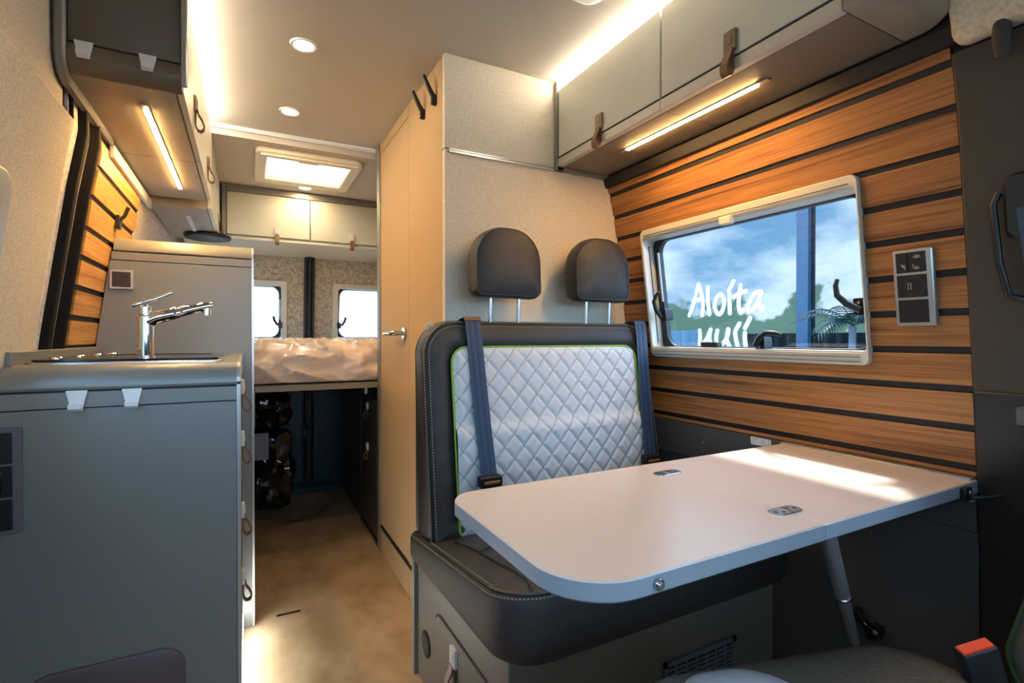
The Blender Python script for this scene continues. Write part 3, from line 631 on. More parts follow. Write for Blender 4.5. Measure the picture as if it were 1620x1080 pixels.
o = MB().prism([(YR + .0, ZR - .014), (rear(1.53) - .002, ZR - .05), (rear(1.55) - .002, ZR - .001), (YR, ZR - .001)], -.30, 1.2, lambda u, v, w_: (w_, u, v)).build('cabinet_base_board', 'door', None, bevel=.002); tag(o, 'pale board along the underside of the rear overhead cabinets', 'board')
o = MB().disc((-.17, 3.02, 1.53), (0, 0, -1), .105, .022, 36, 0, .006).build('round_speaker', 'blackp'); tag(o, 'flat round black unit under the rear left cabinet', 'speaker')

# ------------------------------------------------------------------ skylight
struct_sk = bpy.data.objects.new('window_6', None); COL.objects.link(struct_sk); struct(struct_sk, 'roof window with a bright pleated blind'); struct_sk.location = (.27, 2.75, 1.855)
def xyring(a, b, za, zb, ra, rb, nm, mname, par, bev=0):
    mb = MB(); A = rr(*a, ra, 6)(0); B = rr(*b, rb, 6)(0); n = len(A)
    vs_ = [(u, v, za) for u, v in A] + [(u, v, za) for u, v in B] + [(u, v, zb) for u, v in B] + [(u, v, zb) for u, v in A]
    fs = []
    for q in range(4):
        for i in range(n): fs.append((q * n + i, q * n + (i + 1) % n, ((q + 1) % 4) * n + (i + 1) % n, ((q + 1) % 4) * n + i))
    return mb.add(vs_, fs).build(nm, mname, par, bevel=bev)
xyring((.04, .51, 2.505, 3.01), (SK[0] + .005, SK[1] - .005, SK[2] + .01, SK[3] - .01), 1.83, 1.90, .03, .015, 'skylight_frame', 'cream', struct_sk, .006)
MB().box(.06, .49, 2.515, 2.545, 1.818, 1.832).box(.22, .31, 2.545, 2.575, 1.822, 1.835).build('blind_cassette', 'cream', struct_sk, bevel=.004)
mb = MB()
for i in range(8):
    a = SK[2] + .012 + i * .046; mb.add([(SK[0], a, 1.872), (SK[1], a, 1.872), (SK[1], a + .023, 1.866), (SK[0], a + .023, 1.866), (SK[0], a + .046, 1.872), (SK[1], a + .046, 1.872)], [(0, 1, 2, 3), (3, 2, 5, 4)])
mb.build('blind', 'blind', struct_sk, smooth=0)
# downlights
def downlight(x, y, z, lab, big=1):
    t = thing('downlight', lab, 'lamp', (x, y, z), 'round ceiling spotlights')
    mb = MB(); prof = [(.026, 0), (.030, -.004), (.037, -.0045), (.040, 0)]; n = 28; vs_ = []; 
    for r_, h_ in prof:
        for j in range(n): a = 2 * math.pi * j / n; vs_.append((x + r_ * big * math.cos(a), y + r_ * big * math.sin(a), z + h_))
    fs = [(i * n + j, i * n + (j + 1) % n, ((i + 1) % 4) * n + (j + 1) % n, ((i + 1) % 4) * n + j) for i in range(4) for j in range(n)]
    mb.add(vs_, fs).build('lamp_rim', 'white', t)
    MB().disc((x, y, z), (0, 0, -1), .027 * big, .0025, 28).build('lens', 'lamp', t)
downlight(.160, 1.676, 1.9, 'round ceiling spotlight nearest the camera, beside the coat pegs'); downlight(.158, 2.19, 1.9, 'round ceiling spotlight just in front of the ceiling beam'); downlight(.30, 3.09, 1.855, 'small round spotlight behind the roof window')
t = thing('ceiling_lamp', 'white moulded ceiling fitting cut by the top edge', 'lamp', (.77, 1.03, 1.9))
MB().loft(rr(.72, .83, .95, 1.105, .04), [(0, 1.9), (.002, 1.885), (.015, 1.878)], XY).build('lamp_body', 'white', t)
MB().loft(rr(.745, .805, .98, 1.075, .025), [(0, 1.8785), (.002, 1.876)], XY).build('lens', 'cream', t)

# ------------------------------------------------------------------ bed and what is under it
bed = thing('bed', 'rear bed base board with a light front edge', 'bed', (.4, 2.4, .77))
MB().box(-.42, 1.28, 2.44, 3.50, .765, .793).build('slat_board', mat('bed_board', (150, 136, 116), .5), bed, bevel=.002)
MB().box(.50, .515, 2.46, 2.475, .735, .765).build('bracket', 'alu', bed, bevel=.002)
mb = MB(); nx, ny = 150, 80; import mathutils.noise as mn
def mz(u, v):
    p = Vector((u * 3, v * 5, 0)); a = mn.noise(p) * .5 + mn.noise(p * 2.3) * .3
    r1 = 1 - abs(mn.noise(Vector((u * 5 + v * 2, v * 7 - u, 3)))) * 2
    r2 = 1 - abs(mn.noise(Vector((u * 9 - v * 6, v * 12 + u * 3, 8)))) * 2.4
    return a * .022 + max(0, r1) ** 3 * .020 + max(0, r2) ** 3 * .009
V = []; F = []
xs = [-.40 + 1.68 * i / nx for i in range(nx + 1)]
path = [(2.50, .795), (2.455, .80), (2.435, .83), (2.43, .87), (2.435, .91), (2.45, .945), (2.48, .965)] + [(2.48 + (3.48 - 2.48) * i / ny, .968) for i in range(1, ny + 1)] + [(3.52, .93), (3.50, .795)]
P3 = []
for a, b in zip(path, path[1:]):
    st = 4 if a[0] < 2.49 else 1
    for i in range(st): P3.append((a[0] + (b[0] - a[0]) * i / st, a[1] + (b[1] - a[1]) * i / st))
P3.append(path[-1]); m_ = len(P3); acc = 0
for j, (y, z) in enumerate(P3):
    if j: acc += math.hypot(y - P3[j - 1][0], z - P3[j - 1][1])
    for i, x in enumerate(xs):
        d = mz(x, acc * 1.2); e_ = .012 if j in (0, m_ - 1) else 1
        fr_ = y < 2.47
        V.append((x, y - (d * 1.2 * e_ if fr_ else 0), z + (d * (.3 if fr_ else 1.2) * e_)))
for j in range(m_ - 1):
    for i in range(nx): a = j * (nx + 1) + i; F.append((a, a + 1, a + nx + 2, a + nx + 1))
F.append(tuple(j * (nx + 1) for j in range(m_))); F.append(tuple(j * (nx + 1) + nx for j in range(m_))[::-1])
TOPORIGIN[0] = (.4, 3.0, .79)
o = mb.add(V, F).build('mattress', 'plastic', None, smooth=80); tag(o, 'mattress in crumpled clear film on the rear bed', 'mattress')
TOPORIGIN[0] = None
# drawers under the bed on the right, seen from the aisle
t = thing('drawer_unit', 'dark drawer unit under the bed on the right of the aisle', 'drawer unit', (.57, 2.43, 0))
MB().box(.575, 1.28, 2.43, 2.84, 0, .70).build('body', 'greyd', t, bevel=.001)
for i, (z0, z1) in enumerate(((.49, .695), (.255, .485), (.03, .25))):
    d = MB().box(.558, .574, 2.436, 2.836, z0, z1).build('drawer', mat('anthracite_front', (58, 54, 50), .45), t, bevel=.002)
    if i < 2: clasp(d, .558, 2.66, z1 - .062, -1, .8, 'claspw')
t = thing('cupboard', 'dark cupboard behind the under-bed drawers', 'cupboard', (.57, 2.85, 0))
MB().box(.565, 1.28, 2.85, 3.46, 0, .76).build('body', 'greyd', t, bevel=.002); MB().box(.558, .565, 2.86, 3.14, .02, .75).build('door', mat('anthracite_front2', (50, 48, 47), .45), t, bevel=.001); MB().box(.558, .565, 3.15, 3.45, .02, .75).build('door', mat('anthracite_front3', (50, 48, 47), .45), t, bevel=.001)
mb = MB()
for i in range(26): mb.disc((.553, 2.46 + i * .014, .014), (-1, 0, 0), .0028, .001, 8)
MB().box(.553, .575, 2.43, 2.84, .004, .024).build('vent_strip', 'black', bpy.data.objects['drawer_unit'])
mb.build('vent_holes', 'tag', bpy.data.objects['drawer_unit'])['kind'] = 'stuff'
# dark wrapped bundle and box on the left, under the bed
t = thing('wrapped_equipment', 'dark equipment in shiny crumpled film under the bed on the left', 'package', (-.05, 3.1, 0))
def lump(cx, cy, cz, sx, sy, sz, sd, n=64):
    vs_ = []; fs = []; m = n // 2
    for i in range(m + 1):
        p = math.pi * i / m
        for j in range(n):
            q = 2 * math.pi * j / n; d = Vector((math.sin(p) * math.cos(q), math.sin(p) * math.sin(q), math.cos(p)))
            k_ = max(abs(d.x), abs(d.y), abs(d.z)); d2_ = d / (k_ ** .6); s_ = 1 + mn.noise(d * 2.4 + Vector((sd, 0, 0))) * .16 + mn.noise(d * 6 + Vector((0, sd, 0))) * .10 + abs(mn.noise(d * 13 + Vector((0, 0, sd)))) * .10
            vs_.append((cx + d2_.x * sx * s_, cy + d2_.y * sy * s_, cz + d2_.z * sz * s_))
    for i in range(m):
        for j in range(n): fs.append((i * n + j, i * n + (j + 1) % n, (i + 1) * n + (j + 1) % n, (i + 1) * n + j))
    return vs_, fs
MB().add(*lump(.08, 3.18, .27, .15, .15, .22, 1.3)).build('lower_bundle', 'bag', t, smooth=30)
MB().add(*lump(.07, 3.12, .60, .15, .15, .09, 5.1)).build('upper_bundle', 'bag', t, smooth=30)
MB().box(.035, .105, 2.965, 2.97, .36, .50).build('paper_sheet', mat('grey_paper', (150, 156, 166), .6), t)
o = MB().box(.0, .035, 2.40, 2.43, .62, .79).build('bed_bracket', 'greyd', None, bevel=.002); tag(o, 'grey bracket at the bed corner beside the tall cabinet', 'bracket')
# small floor handles
for (x, y, lab) in ((.135, 2.0, 'short black slot in the floor in the middle of the aisle'), (.235, 3.0, 'short black slot in the shaded floor under the bed')):
    o = MB().box(x - .04, x + .04, y - .006, y + .006, -.001, .0015).build('floor_slot', 'black', None); o.rotation_euler = (0, 0, 0); tag(o, lab, 'floor slot', 'black slots in the floor')

# ------------------------------------------------------------------ bench
b = thing('bench_seat', 'two-seat dark leather travel bench with quilted light centre and two headrests', 'bench', (.85, 1.2, 0))
# base box
mb = MB().box(.452, 1.255, .873, 1.478, 0, .372); mb.build('seat_base', 'bgrey', b, bevel=.003)
MB().box(.440, .466, 1.462, 1.486, 0, .40).build('side_post', 'greyedge', b, bevel=.002)
hat = MB().loft(rr(.95, 1.305, .02, .268, (.002, .002, .05, .03), 8), [(0, .452), (0, .449), (.001, .448)], YZ).build('hatch', 'bgrey', b)
mb = MB(); A = rr(.947, 1.308, .017, .271, (.002, .002, .052, .032), 8)(0); mb.tube([(.4515, u, v) for u, v in A], .0016, 6, closed=True); mb.build('hatch_gap', 'black', b)
clasp(hat, .448, 1.152, .200, -1, 1.0, 'claspw')
mb = MB(); mb.disc((.452, 1.38, .132), (-1, 0, 0), .036, .003, 28, 0, .001).disc((.449, 1.38, .132), (-1, 0, 0), .026, .0012, 28, 1); mb.build('cable_port', ['rubber', 'black'], b)
# ventilation grille on the front face
g = MB(); gx0, gx1, gz0, gz1 = .857, 1.10, .10, .245
g.box(gx0, gx1, .867, .8735, gz0, gz0 + .012).box(gx0, gx1, .867, .8735, gz1 - .012, gz1).box(gx0, gx0 + .010, .867, .8735, gz0, gz1).box(gx1 - .010, gx1, .867, .8735, gz0, gz1)
for i in range(1, 7): x = gx0 + .005 + (gx1 - gx0 - .01) * i / 7; g.box(x - .0022, x + .0022, .868, .8735, gz0, gz1)
for i in range(1, 11): z = gz0 + .012 + (gz1 - gz0 - .024) * i / 11; g.box(gx0, gx1, .869, .8735, z - .0027, z + .0027)
gr_ = g.build('ventilation_grille', 'grate', b); MB().box(gx0 + .003, gx1 - .003, .8722, .8728, gz0 + .003, gz1 - .003).build('grille_backing', 'black', gr_)
# cushion
def seat_fn(u, v, w_):
    t = min(1, max(0, (v - .83) / .61)); zt = .505 - .078 * t; zb = .366 - .016 * t
    return (u, v, zb + (zt - zb) * w_)
oc = rr(.424, 1.275, .825, 1.462, (.105, .05, .01, .02), 10)
rings = [(.03, -.02), (.012, .0), (.0035, .12), (0, .35), (0, .7), (.002, .93), (.006, .985), (.012, 1.005), (.017, .985), (.026, 1.01), (.045, 1.06), (.08, 1.09), (.13, 1.10), (.19, 1.10)]
cu = MB().loft(oc, rings, seat_fn).build('seat_cushion', 'leather', b, smooth=50)
A = oc(.0115); MB().tube([tuple(Vector(seat_fn(u, v, 1.005)) + Vector((0, 0, .001))) for u, v in A], .0034, 8, closed=True).build('piping', 'piping', cu)
def dashes(pts, ln=.004, gap=.004, r=.0009):
    mb = MB(); P = [Vector(p) for p in pts]; d = 0; nxt = 0
    for a, c in zip(P, P[1:]):
        l = (c - a).length
        if l < 1e-6: continue
        while nxt < d + l:
            t = (nxt - d) / l; q = a + (c - a) * t; u = (c - a).normalized() * ln; mb.tube([q, q + u], r, 4); nxt += ln + gap
        d += l
    return mb
for ins, w_ in ((.0205, 1.0), (.0035, .955)):
    A = oc(ins); A = A[-8:] + A[:22]; dashes([tuple(Vector(seat_fn(u, v, w_)) + Vector((0, 0, .0015)) + (Vector((-.0012, 0, 0)) if ins < .01 else Vector())) for u, v in A]).build('stitching', 'thread', cu)
# seams on the seat top
sm_ = MB(); 
def seat_top(u, v): return tuple(Vector(seat_fn(u, v, 1.102)) + Vector((0, 0, .001)))
sm_.tube([seat_top(.52, 1.34), seat_top(.487, 1.245), seat_top(.499, 1.19), seat_top(.503, 1.13), seat_top(.502, 1.07), seat_top(.503, 1.01), seat_top(.506, .95), tuple(Vector(seat_fn(.505, .905, 1.092))), tuple(Vector(seat_fn(.498, .868, 1.06))), tuple(Vector(seat_fn(.490, .845, 1.02)))], .0018, 6)
sm_.tube([seat_top(.504, 1.13), seat_top(.54, 1.15), seat_top(.64, 1.155), seat_top(1.1, 1.16)], .0016, 6); sm_.build('seam', 'black', cu)
# backrest
def yf(z): return 1.300 + (z - .44) * .135
def back_fn(u, v, w_):
    t = (v - .42) / .63; x = u + (u > .86) * (u - .86) / .43 * (.02 - .035 * t)
    y = yf(v); return (x, y * (1 - w_) + 1.480 * w_, v)
ob = rr(.4405, 1.283, .425, 1.052, (.02, .02, .095, .10), 12)
PX0, PX1, PZ0, PZ1 = .522, 1.205, .452, .972
rings = [(.035, 1.0), (.008, .93), (0, .72), (.004, .69), (.004, .67), (0, .64), (0, .22), (.004, .10), (.007, .07), (.0105, .085), (.014, .05), (.028, -.02), (.05, -.05), (.068, -.02), (.074, .03)]
ba = MB().loft(ob, rings, back_fn).build('backrest', 'leather', b, smooth=50)
A = ob(.010); 
for ins, w_ in ((.0165, .035), (.0045, .112)):
    A = ob(ins); dashes([tuple(Vector(back_fn(u, v, w_)) + Vector((0, -.002, 0)) + (Vector((-.001, 0, .001)) if ins < .01 else Vector())) for u, v in (A[39:] + A[:6])]).build('stitching', 'thread', ba); dashes([tuple(Vector(back_fn(u, v, w_)) + Vector((0, -.002, 0)) + (Vector((0, 0, .001)) if ins < .01 else Vector())) for u, v in A[24:40]]).build('stitching', 'thread', ba)
# quilted centre, real pillowed diamonds
def qd(u, v):
    a = (u / .0630 + v / .0720); c_ = (u / .0630 - v / .0720)
    ta = abs((a % 1) - .5) * 2; tb = abs((c_ % 1) - .5) * 2       # 1 at seams
    return min(1 - ta, 1 - tb)
def panel_y(u, v):
    e_ = min(u - PX0, PX1 - u, v - PZ0, PZ1 - v); k_ = min(1, max(0, e_ / .02))
    q = qd(u, v); pill = .0055 * (1 - (1 - min(1, q / .55)) ** 2)
    lum = .018 * (1 / (1 + math.exp(-(.745 - v) / .006))) - .022 * max(0, (.745 - v) / .3)   # lower half stands forward of the crease
    bow = .010 * math.sin(math.pi * (u - PX0) / (PX1 - PX0))
    return yf(v) - .006 - k_ * (pill * 1 + .004) - lum - bow
nu, nv = 230, 190; Ol = rr(PX0, PX1, PZ0, PZ1, (.02, .02, .045, .045), 10)
def inside(u, v, r=.045):
    for cx, sx in ((PX0 + r, -1), (PX1 - r, 1)):
        if (u - cx) * sx > 0 and v > PZ1 - r:
            if math.hypot(u - cx, v - (PZ1 - r)) > r: return False
    return True
V = []; F = []; ids = {}
for j in range(nv + 1):
    for i in range(nu + 1):
        u = PX0 + (PX1 - PX0) * i / nu; v = PZ0 + (PZ1 - PZ0) * j / nv
        if v > PZ1 - .045:    # squeeze into the rounded corners
            dz_ = v - (PZ1 - .045); q = .045 - math.sqrt(max(0, .045 ** 2 - dz_ ** 2)); c_ = (PX0 + PX1) / 2; hw = (PX1 - PX0) / 2; u = c_ + (u - c_) * (hw - q) / hw
        x, _, z = back_fn(u, v, 0); V.append((x, panel_y(u, v), z))
for j in range(nv):
    for i in range(nu): a = j * (nu + 1) + i; F.append((a, a + 1, a + nu + 2, a + nu + 1))
# quilt material: pale cloth with thin grey-green stitch lines on the same diamonds
qm = mat('quilted_fabric', (206, 213, 216), .75, bump=(700, .15)); t = qm.node_tree; bs = t.nodes['Principled BSDF']
at = t.nodes.new('ShaderNodeAttribute'); at.attribute_name = 'seamline'; rmp = t.nodes.new('ShaderNodeValToRGB'); rmp.color_ramp.elements[0].position = .02; rmp.color_ramp.elements[0].color = lin((140, 152, 148)); rmp.color_ramp.elements[1].position = .085; rmp.color_ramp.elements[1].color = lin((206, 213, 216))
t.links.new(at.outputs['Fac'], rmp.inputs[0]); t.links.new(rmp.outputs[0], bs.inputs['Base Color'])
qo = MB().add(V, F).build('quilted_panel', qm, b, smooth=60)
attr = qo.data.attributes.new('seamline', 'FLOAT', 'POINT'); vals = []
for v_ in qo.data.vertices:
    p = v_.co + wloc(b); u = p.x; tt = (p.z - .42) / .63
    if u > .86: u = (u + .86 * (.02 - .035 * tt) / .43) / (1 + (.02 - .035 * tt) / .43)
    vals.append(qd(u, p.z))
attr.data.foreach_set('value', vals)
A = Ol(-.002); MB().tube([(back_fn(u, v, 0)[0], yf(v) - .008, v) for u, v in A], .0035, 8, closed=True).build('green_piping', 'green', b)
# headrests
def headrest(cx, lab):
    oh = rr(cx - .117, cx + .117, 1.122, 1.342, (.028, .028, .105, .105), 14)
    fnh = lambda u, v, w_: (u, 1.345 + w_ + (v - 1.12) * .06 + .5 * (u - cx) ** 2, v)
    rings = [(.05, .096), (.022, .093), (.008, .080), (.001, .055), (.002, .030), (.008, .014), (.010, .0125), (.014, .0105), (.03, .002), (.05, -.003), (.075, -.005)]
    h_ = MB().loft(oh, rings, fnh).build('headrest', 'leather', b, smooth=60); h_['label'] = lab
    A = oh(.0085); MB().tube([fnh(u, v, .0135) for u, v in A], .0022, 6, closed=True).build('piping', 'piping', h_)
    for s_ in (-1, 1): MB().tube([(cx + s_ * .049, 1.40, 1.13), (cx + s_ * .049, 1.405, 1.04)], .0062, 14).build('post', 'steel', h_)
headrest(.712, 'left headrest'); headrest(1.070, 'right headrest')
mb = MB().prism([(0, 0), (.020, .014), (.010, .03), (-.010, .016)], 0, .0015, lambda u, v, w_: (.470 + u, 1.425 + w_, 1.020 + v)); tg_ = mb.build('fabric_tag', 'tag', b)
MB().tube([(.470, 1.4245, 1.035), (.475, 1.4245, 1.041), (.481, 1.4245, 1.040)], .0006, 4).tube([(.473, 1.4245, 1.030), (.481, 1.4245, 1.0355)], .0004, 4).build('tag_print', 'greyd', tg_)
# seat belts
def belt(xt, xb, zb, lab):
    t = thing('seat_belt', lab, 'seat belt', ((xt + xb) / 2, 1.35, zb), 'blue seat belts of the bench')
    path = [(1.43, 1.053), (1.40, 1.060), (1.375, 1.060), (yf(1.04) - .012, 1.05), (yf(1.0) - .018, 1.0), (yf(.9) - .024, .9), (yf(.75) - .034, .75), (1.278, zb + .02), (1.272, zb)]
    def fn(u, v, w_): 
        k_ = max(0, min(1, (1.04 - v) / (1.04 - zb))); return (xt + (xb - xt) * k_ + w_, u, v)
    MB().ribbon(path, fn, -.024, .024, .0018).build('webbing', 'belt', t)
    for q in (-.011, .0075): MB().ribbon([(a - .0016, c_) for a, c_ in path[3:]], fn, q - .0028, q + .0058, .0008).build('webbing_rib', 'beltd', t)
    bk = MB().loft(rr(xb - .034, xb + .034, zb - .018, zb + .014, .007), [(0, 1.284), (0, 1.262), (.003, 1.258)], XZ).build('tongue', 'blackp', t, bevel=.002)
    MB().box(xb - .024, xb + .024, 1.255, 1.259, zb - .007, zb + .001).build('tongue_edge', 'gold', bk, bevel=.001)
    MB().box(xb - .012, xb + .018, 1.262, 1.278, zb - .045, zb - .016).build('tongue_plate', 'steel', bk, bevel=.002)
    if xt < .8: MB().ribbon([(1.385, 1.0625), (yf(1.04) - .006, 1.063), (yf(1.04) - .0145, 1.052)], fn, -.026, .026, .003).build('belt_guide', 'strap', t)
belt(.590, .600, .605, 'blue seat belt hanging in front of the left seat'); belt(1.232, 1.192, .600, 'blue seat belt hanging by the window side of the bench')

# ------------------------------------------------------------------ table
TZ = .712; TH = .028
tb = thing('folding_table', 'pale folding table fixed to the slatted wall, with hinged leaf', 'table', (.85, .67, 0))
def plate(outl, nm):
    o = MB().loft(outl, [(.0035, TZ - TH), (0, TZ - TH + .0035), (0, TZ - .0025), (.002, TZ)], XY).build(nm, ['table', 'tedge'], tb, smooth=30)
    for p in o.data.polygons: p.material_index = 0 if p.normal.z > .6 else 1
    return o
ol = rr(.325, .7958, .466, .880, (.095, .001, .001, .055), 12); orr = rr(.7972, 1.316, .466, .880, .001, 2)
plate(ol, 'leaf'); plate(orr, 'tabletop')
def hinge(y, lab=None):
    h_ = MB().loft(rr(.796 - .034, .796 + .034, y - .0145, y + .0145, .014, 8), [(0, TZ - .002), (0, TZ + .0012), (.001, TZ + .002)], XY).build('hinge', 'steel', tb)
    mb = MB()
    for dx in (-.024, -.010, .010, .024): mb.disc((.796 + dx, y + (.005 if abs(dx) < .02 else -.0) * (1 if dx > 0 else -1), TZ + .0019), (0, 0, 1), .0036, .0007, 12)
    mb.build('screw', mat('dark_screw', (70, 68, 62), .3, .8), h_); MB().tube([(.796, y - .012, TZ + .0015), (.796, y + .012, TZ + .0015)], .0022, 8).build('hinge_pin', 'chrome', h_)
hinge(.800); hinge(.533)
MB().disc((.448, .4655, TZ - .014), (0, -1, 0), .0075, .005, 20, 0, .001).disc((.448, .4605, TZ - .014), (0, -1, 0), .0035, .003, 12, 1).build('edge_bolt', ['steel', 'chrome'], tb)
# retaining clip and cord at the wall end
MB().box(1.235, 1.262, .456, .466, TZ - .030, TZ - .004).disc((1.249, .456, TZ - .013), (0, -1, 0), .005, .003, 14, 1).build('wall_clip', ['blackp', 'steel'], tb, bevel=.002)
MB().tube([(1.262, .460, TZ - .026), (1.29, .44, TZ - .024), (1.318, .425, TZ - .018), (1.35, .41, TZ - .010)], .004, 8).build('clip_lever', 'blackp', tb)
MB().box(1.302, 1.322, .47, .878, TZ - .045, TZ - .028).box(1.296, 1.318, .472, .884, TZ - .0, TZ + .0035).build('wall_rail', 'alu', tb, bevel=.001)
# telescopic leg
lt_ = Vector((.857, .503, TZ - TH)); lb = Vector((1.315, .70, .26))
mid = lt_ + (lb - lt_) * .50
lg = MB().tube([lt_, mid], .0140, 16).build('leg', 'legm', tb); MB().tube([mid, lb], .0115, 16).build('leg_extension', 'legm', lg)
MB().tube([mid - (lb - lt_).normalized() * .004, mid + (lb - lt_).normalized() * .006], .0155, 16).build('leg_collar', 'chrome', lg); MB().box(.835, .88, .485, .525, TZ - TH - .008, TZ - TH).build('leg_bracket', 'blackp', lg, bevel=.002)

# switch panel on the boards
f_ = lambda u, v, w_: (wx(v) - w_, u, v)
t = thing('switch_panel', 'silver-framed black switch and USB panel on the slatted wall by the window', 'switch panel', (wx(1.11), .56, 1.11))
MB().loft(rr(.523, .596, 1.027, 1.190, .003), [(0, -.003), (0, .009), (.002, .011)], f_).build('panel_frame', 'alu', t)
for i, (a, c_) in enumerate(((1.141, 1.184), (1.088, 1.136), (1.034, 1.083))):
    q = MB().loft(rr(.534, .589, a, c_, .0015), [(0, .010), (0, .0125)], f_).build('insert', 'blackp', t, bevel=.0008)
    if i == 0:
        mb = MB(); ink = lambda P_, cl=False: mb.tube([f_(u, v, .0135) for u, v in P_], .0006, 5, closed=cl)
        ink([(.5555, 1.171), (.553, 1.175), (.549, 1.1765), (.545, 1.175), (.5425, 1.171)]); ink([(.551, 1.174), (.552, 1.170)]); ink([(.547, 1.174), (.546, 1.170)]); ink([(.549, 1.174), (.549, 1.169)])
        ink([(.579, 1.158), (.571, 1.158), (.571, 1.148), (.579, 1.158)]); ink([(.576, 1.158), (.572, 1.151)]); ink([(.5565, 1.1585), (.5565, 1.150), (.545, 1.150)]); ink([(.554, 1.148), (.547, 1.148)]); ink([(.5535, 1.153), (.549, 1.153)])
        mb.build('icon', 'inkw', q)
        MB().loft(rr(.5665, .5673, a + .002, c_ - .002, .0003, 1), [(0, .0125), (0, .0132)], f_).build('button_gap', 'blackg', q)
    if i == 1:
        n = 32; cy, cz = .556, 1.112; MB().tube([f_(cy + .017 * math.cos(2 * math.pi * j / n), cz + .019 * math.sin(2 * math.pi * j / n), .0128) for j in range(n)], .0011, 6, closed=True).build('cap_ring', mat('brown_ring', (62, 54, 50), .4), q)
        MB().tube([f_(u, v, .0132) for u, v in ((.563, 1.105), (.563, 1.119), (.568, 1.119), (.568, 1.105))], .0007, 5, closed=True).build('icon', 'inkw', q)
# small sticker
t = thing('instruction_sticker', 'small white sticker with two line drawings under the boards, at the table corner', 'sticker', (wx(.7), .96, .7))
f2 = lambda u, v, w_: (wx(v) - .004 - w_, u, v)
q = MB().loft(rr(.927, .992, .688, .711, .003), [(0, -.001), (0, .0008)], f2).build('sticker_sheet', 'label', t)
mb = MB(); ink = lambda P_, cl=False: mb.tube([f2(u, v, .0010) for u, v in P_], .0005, 4, closed=cl)
ink([(.988, .707), (.966, .707)]); ink([(.983, .707), (.983, .692)]); ink([(.976, .703), (.970, .7085)]); ink([(.972, .700), (.971, .698)]); ink([(.955, .692), (.955, .707), (.940, .692)]); ink([(.936, .705), (.932, .709)]); ink([(.934, .699), (.930, .696)]); mb.build('sticker_print', 'ink', t)
o = MB().disc((wx(.66) - .004, 1.17, .66), (-1, 0, 0), .004, .002, 12).build('panel_screw', 'greyedge'); tag(o, 'tiny grey screw cap on the grey panel beside the bench', 'screw')
# small black lever low on the wall
t = thing('floor_lever', 'small black lever catch low on the dark wall under the table', 'lever', (1.3, .74, .33))
MB().tube([(1.335, .70, .330), (1.305, .69, .330), (1.295, .66, .322), (1.295, .63, .315)], .010, 10).build('lever_arm', 'blackg', t); MB().box(1.29, 1.338, .645, .665, .295, .318).disc((1.286, .64, .320), (-1, 0, 0), .005, .002, 10, 1).build('lever_base', ['blackg', 'steel'], t, bevel=.003)

# ------------------------------------------------------------------ B-pillar, belt, grab handle on the far right
mb = MB(); shell(mb, lambda z: wx(z) - .006, lambda z: wx(z) + .012, [.12, .470], frange(0, 1.545, .08)); shell(mb, lambda z: wx(z) - .012, lambda z: wx(z) - .004, [.12, .468], frange(0, .895, .1), (), 1); p = struct(mb.build('wall_pillar', ['cabgrey', 'blackp'], bevel=.008, seg=3), 'dark grey plastic pillar trim')
mb = MB(); shell(mb, lambda z: wx(z) - .030 - .10 * max(0, z - 1.6), lambda z: wx(z) + .02, [-.2, .462], frange(1.55, 1.9, .05)); struct(mb.build('wall_headliner', mat('headliner', (240, 230, 204), .95, mottle=(120, (216, 204, 174), .36, .62), spec=.15), bevel=.02, seg=4), 'cream headliner above the pillar')
t = thing('grab_handle', 'dark grab handle at the top right corner of the picture', 'handle', (1.17, .39, 1.6))
MB().tube([(1.186, .390, 1.565), (1.183, .390, 1.55), (1.181, .390, 1.53), (1.184, .390, 1.515), (1.192, .390, 1.505)], .013, 12).build('grip', 'cabgrey', t)
t = thing('cab_seat_belt', 'navy seat belt running down the pillar at the right edge', 'seat belt', (1.2, .33, 1.2))
fb = lambda u, v, w_: (wx(v) - .012 - w_, u, v)
MB().loft(rr(.20, .405, 1.18, 1.30, .02, 6), [(0, -.004), (0, .008), (.006, .014)], fb).build('belt_cover', 'blackp', t)
MB().tube([fb(.412, 1.27, .004), fb(.420, 1.25, .008), fb(.414, 1.14, .012), fb(.404, 1.08, .010), fb(.38, 1.07, .004)], .006, 10).build('guide_bar', 'blackp', t)
vs_ = []; A = [(1.235, .385), (1.05, .372), (.86, .352), (.60, .33)]
mb = MB()
for (za, ya), (zb_, yb) in zip(A, A[1:]): mb.add([fb(ya, za, .016), fb(ya - .05, za, .016), fb(yb - .05, zb_, .016), fb(yb, zb_, .016), fb(ya, za, .019), fb(ya - .05, za, .019), fb(yb - .05, zb_, .019), fb(yb, zb_, .019)], [(0, 1, 2, 3), (4, 5, 6, 7), (0, 3, 7, 4), (1, 2, 6, 5)])
mb.build('webbing', 'belt', t)
MB().loft(rr(.29, .398, .835, .872, .006), [(0, .002), (0, .02), (.004, .026)], fb).build('belt_tongue', 'grate', t)
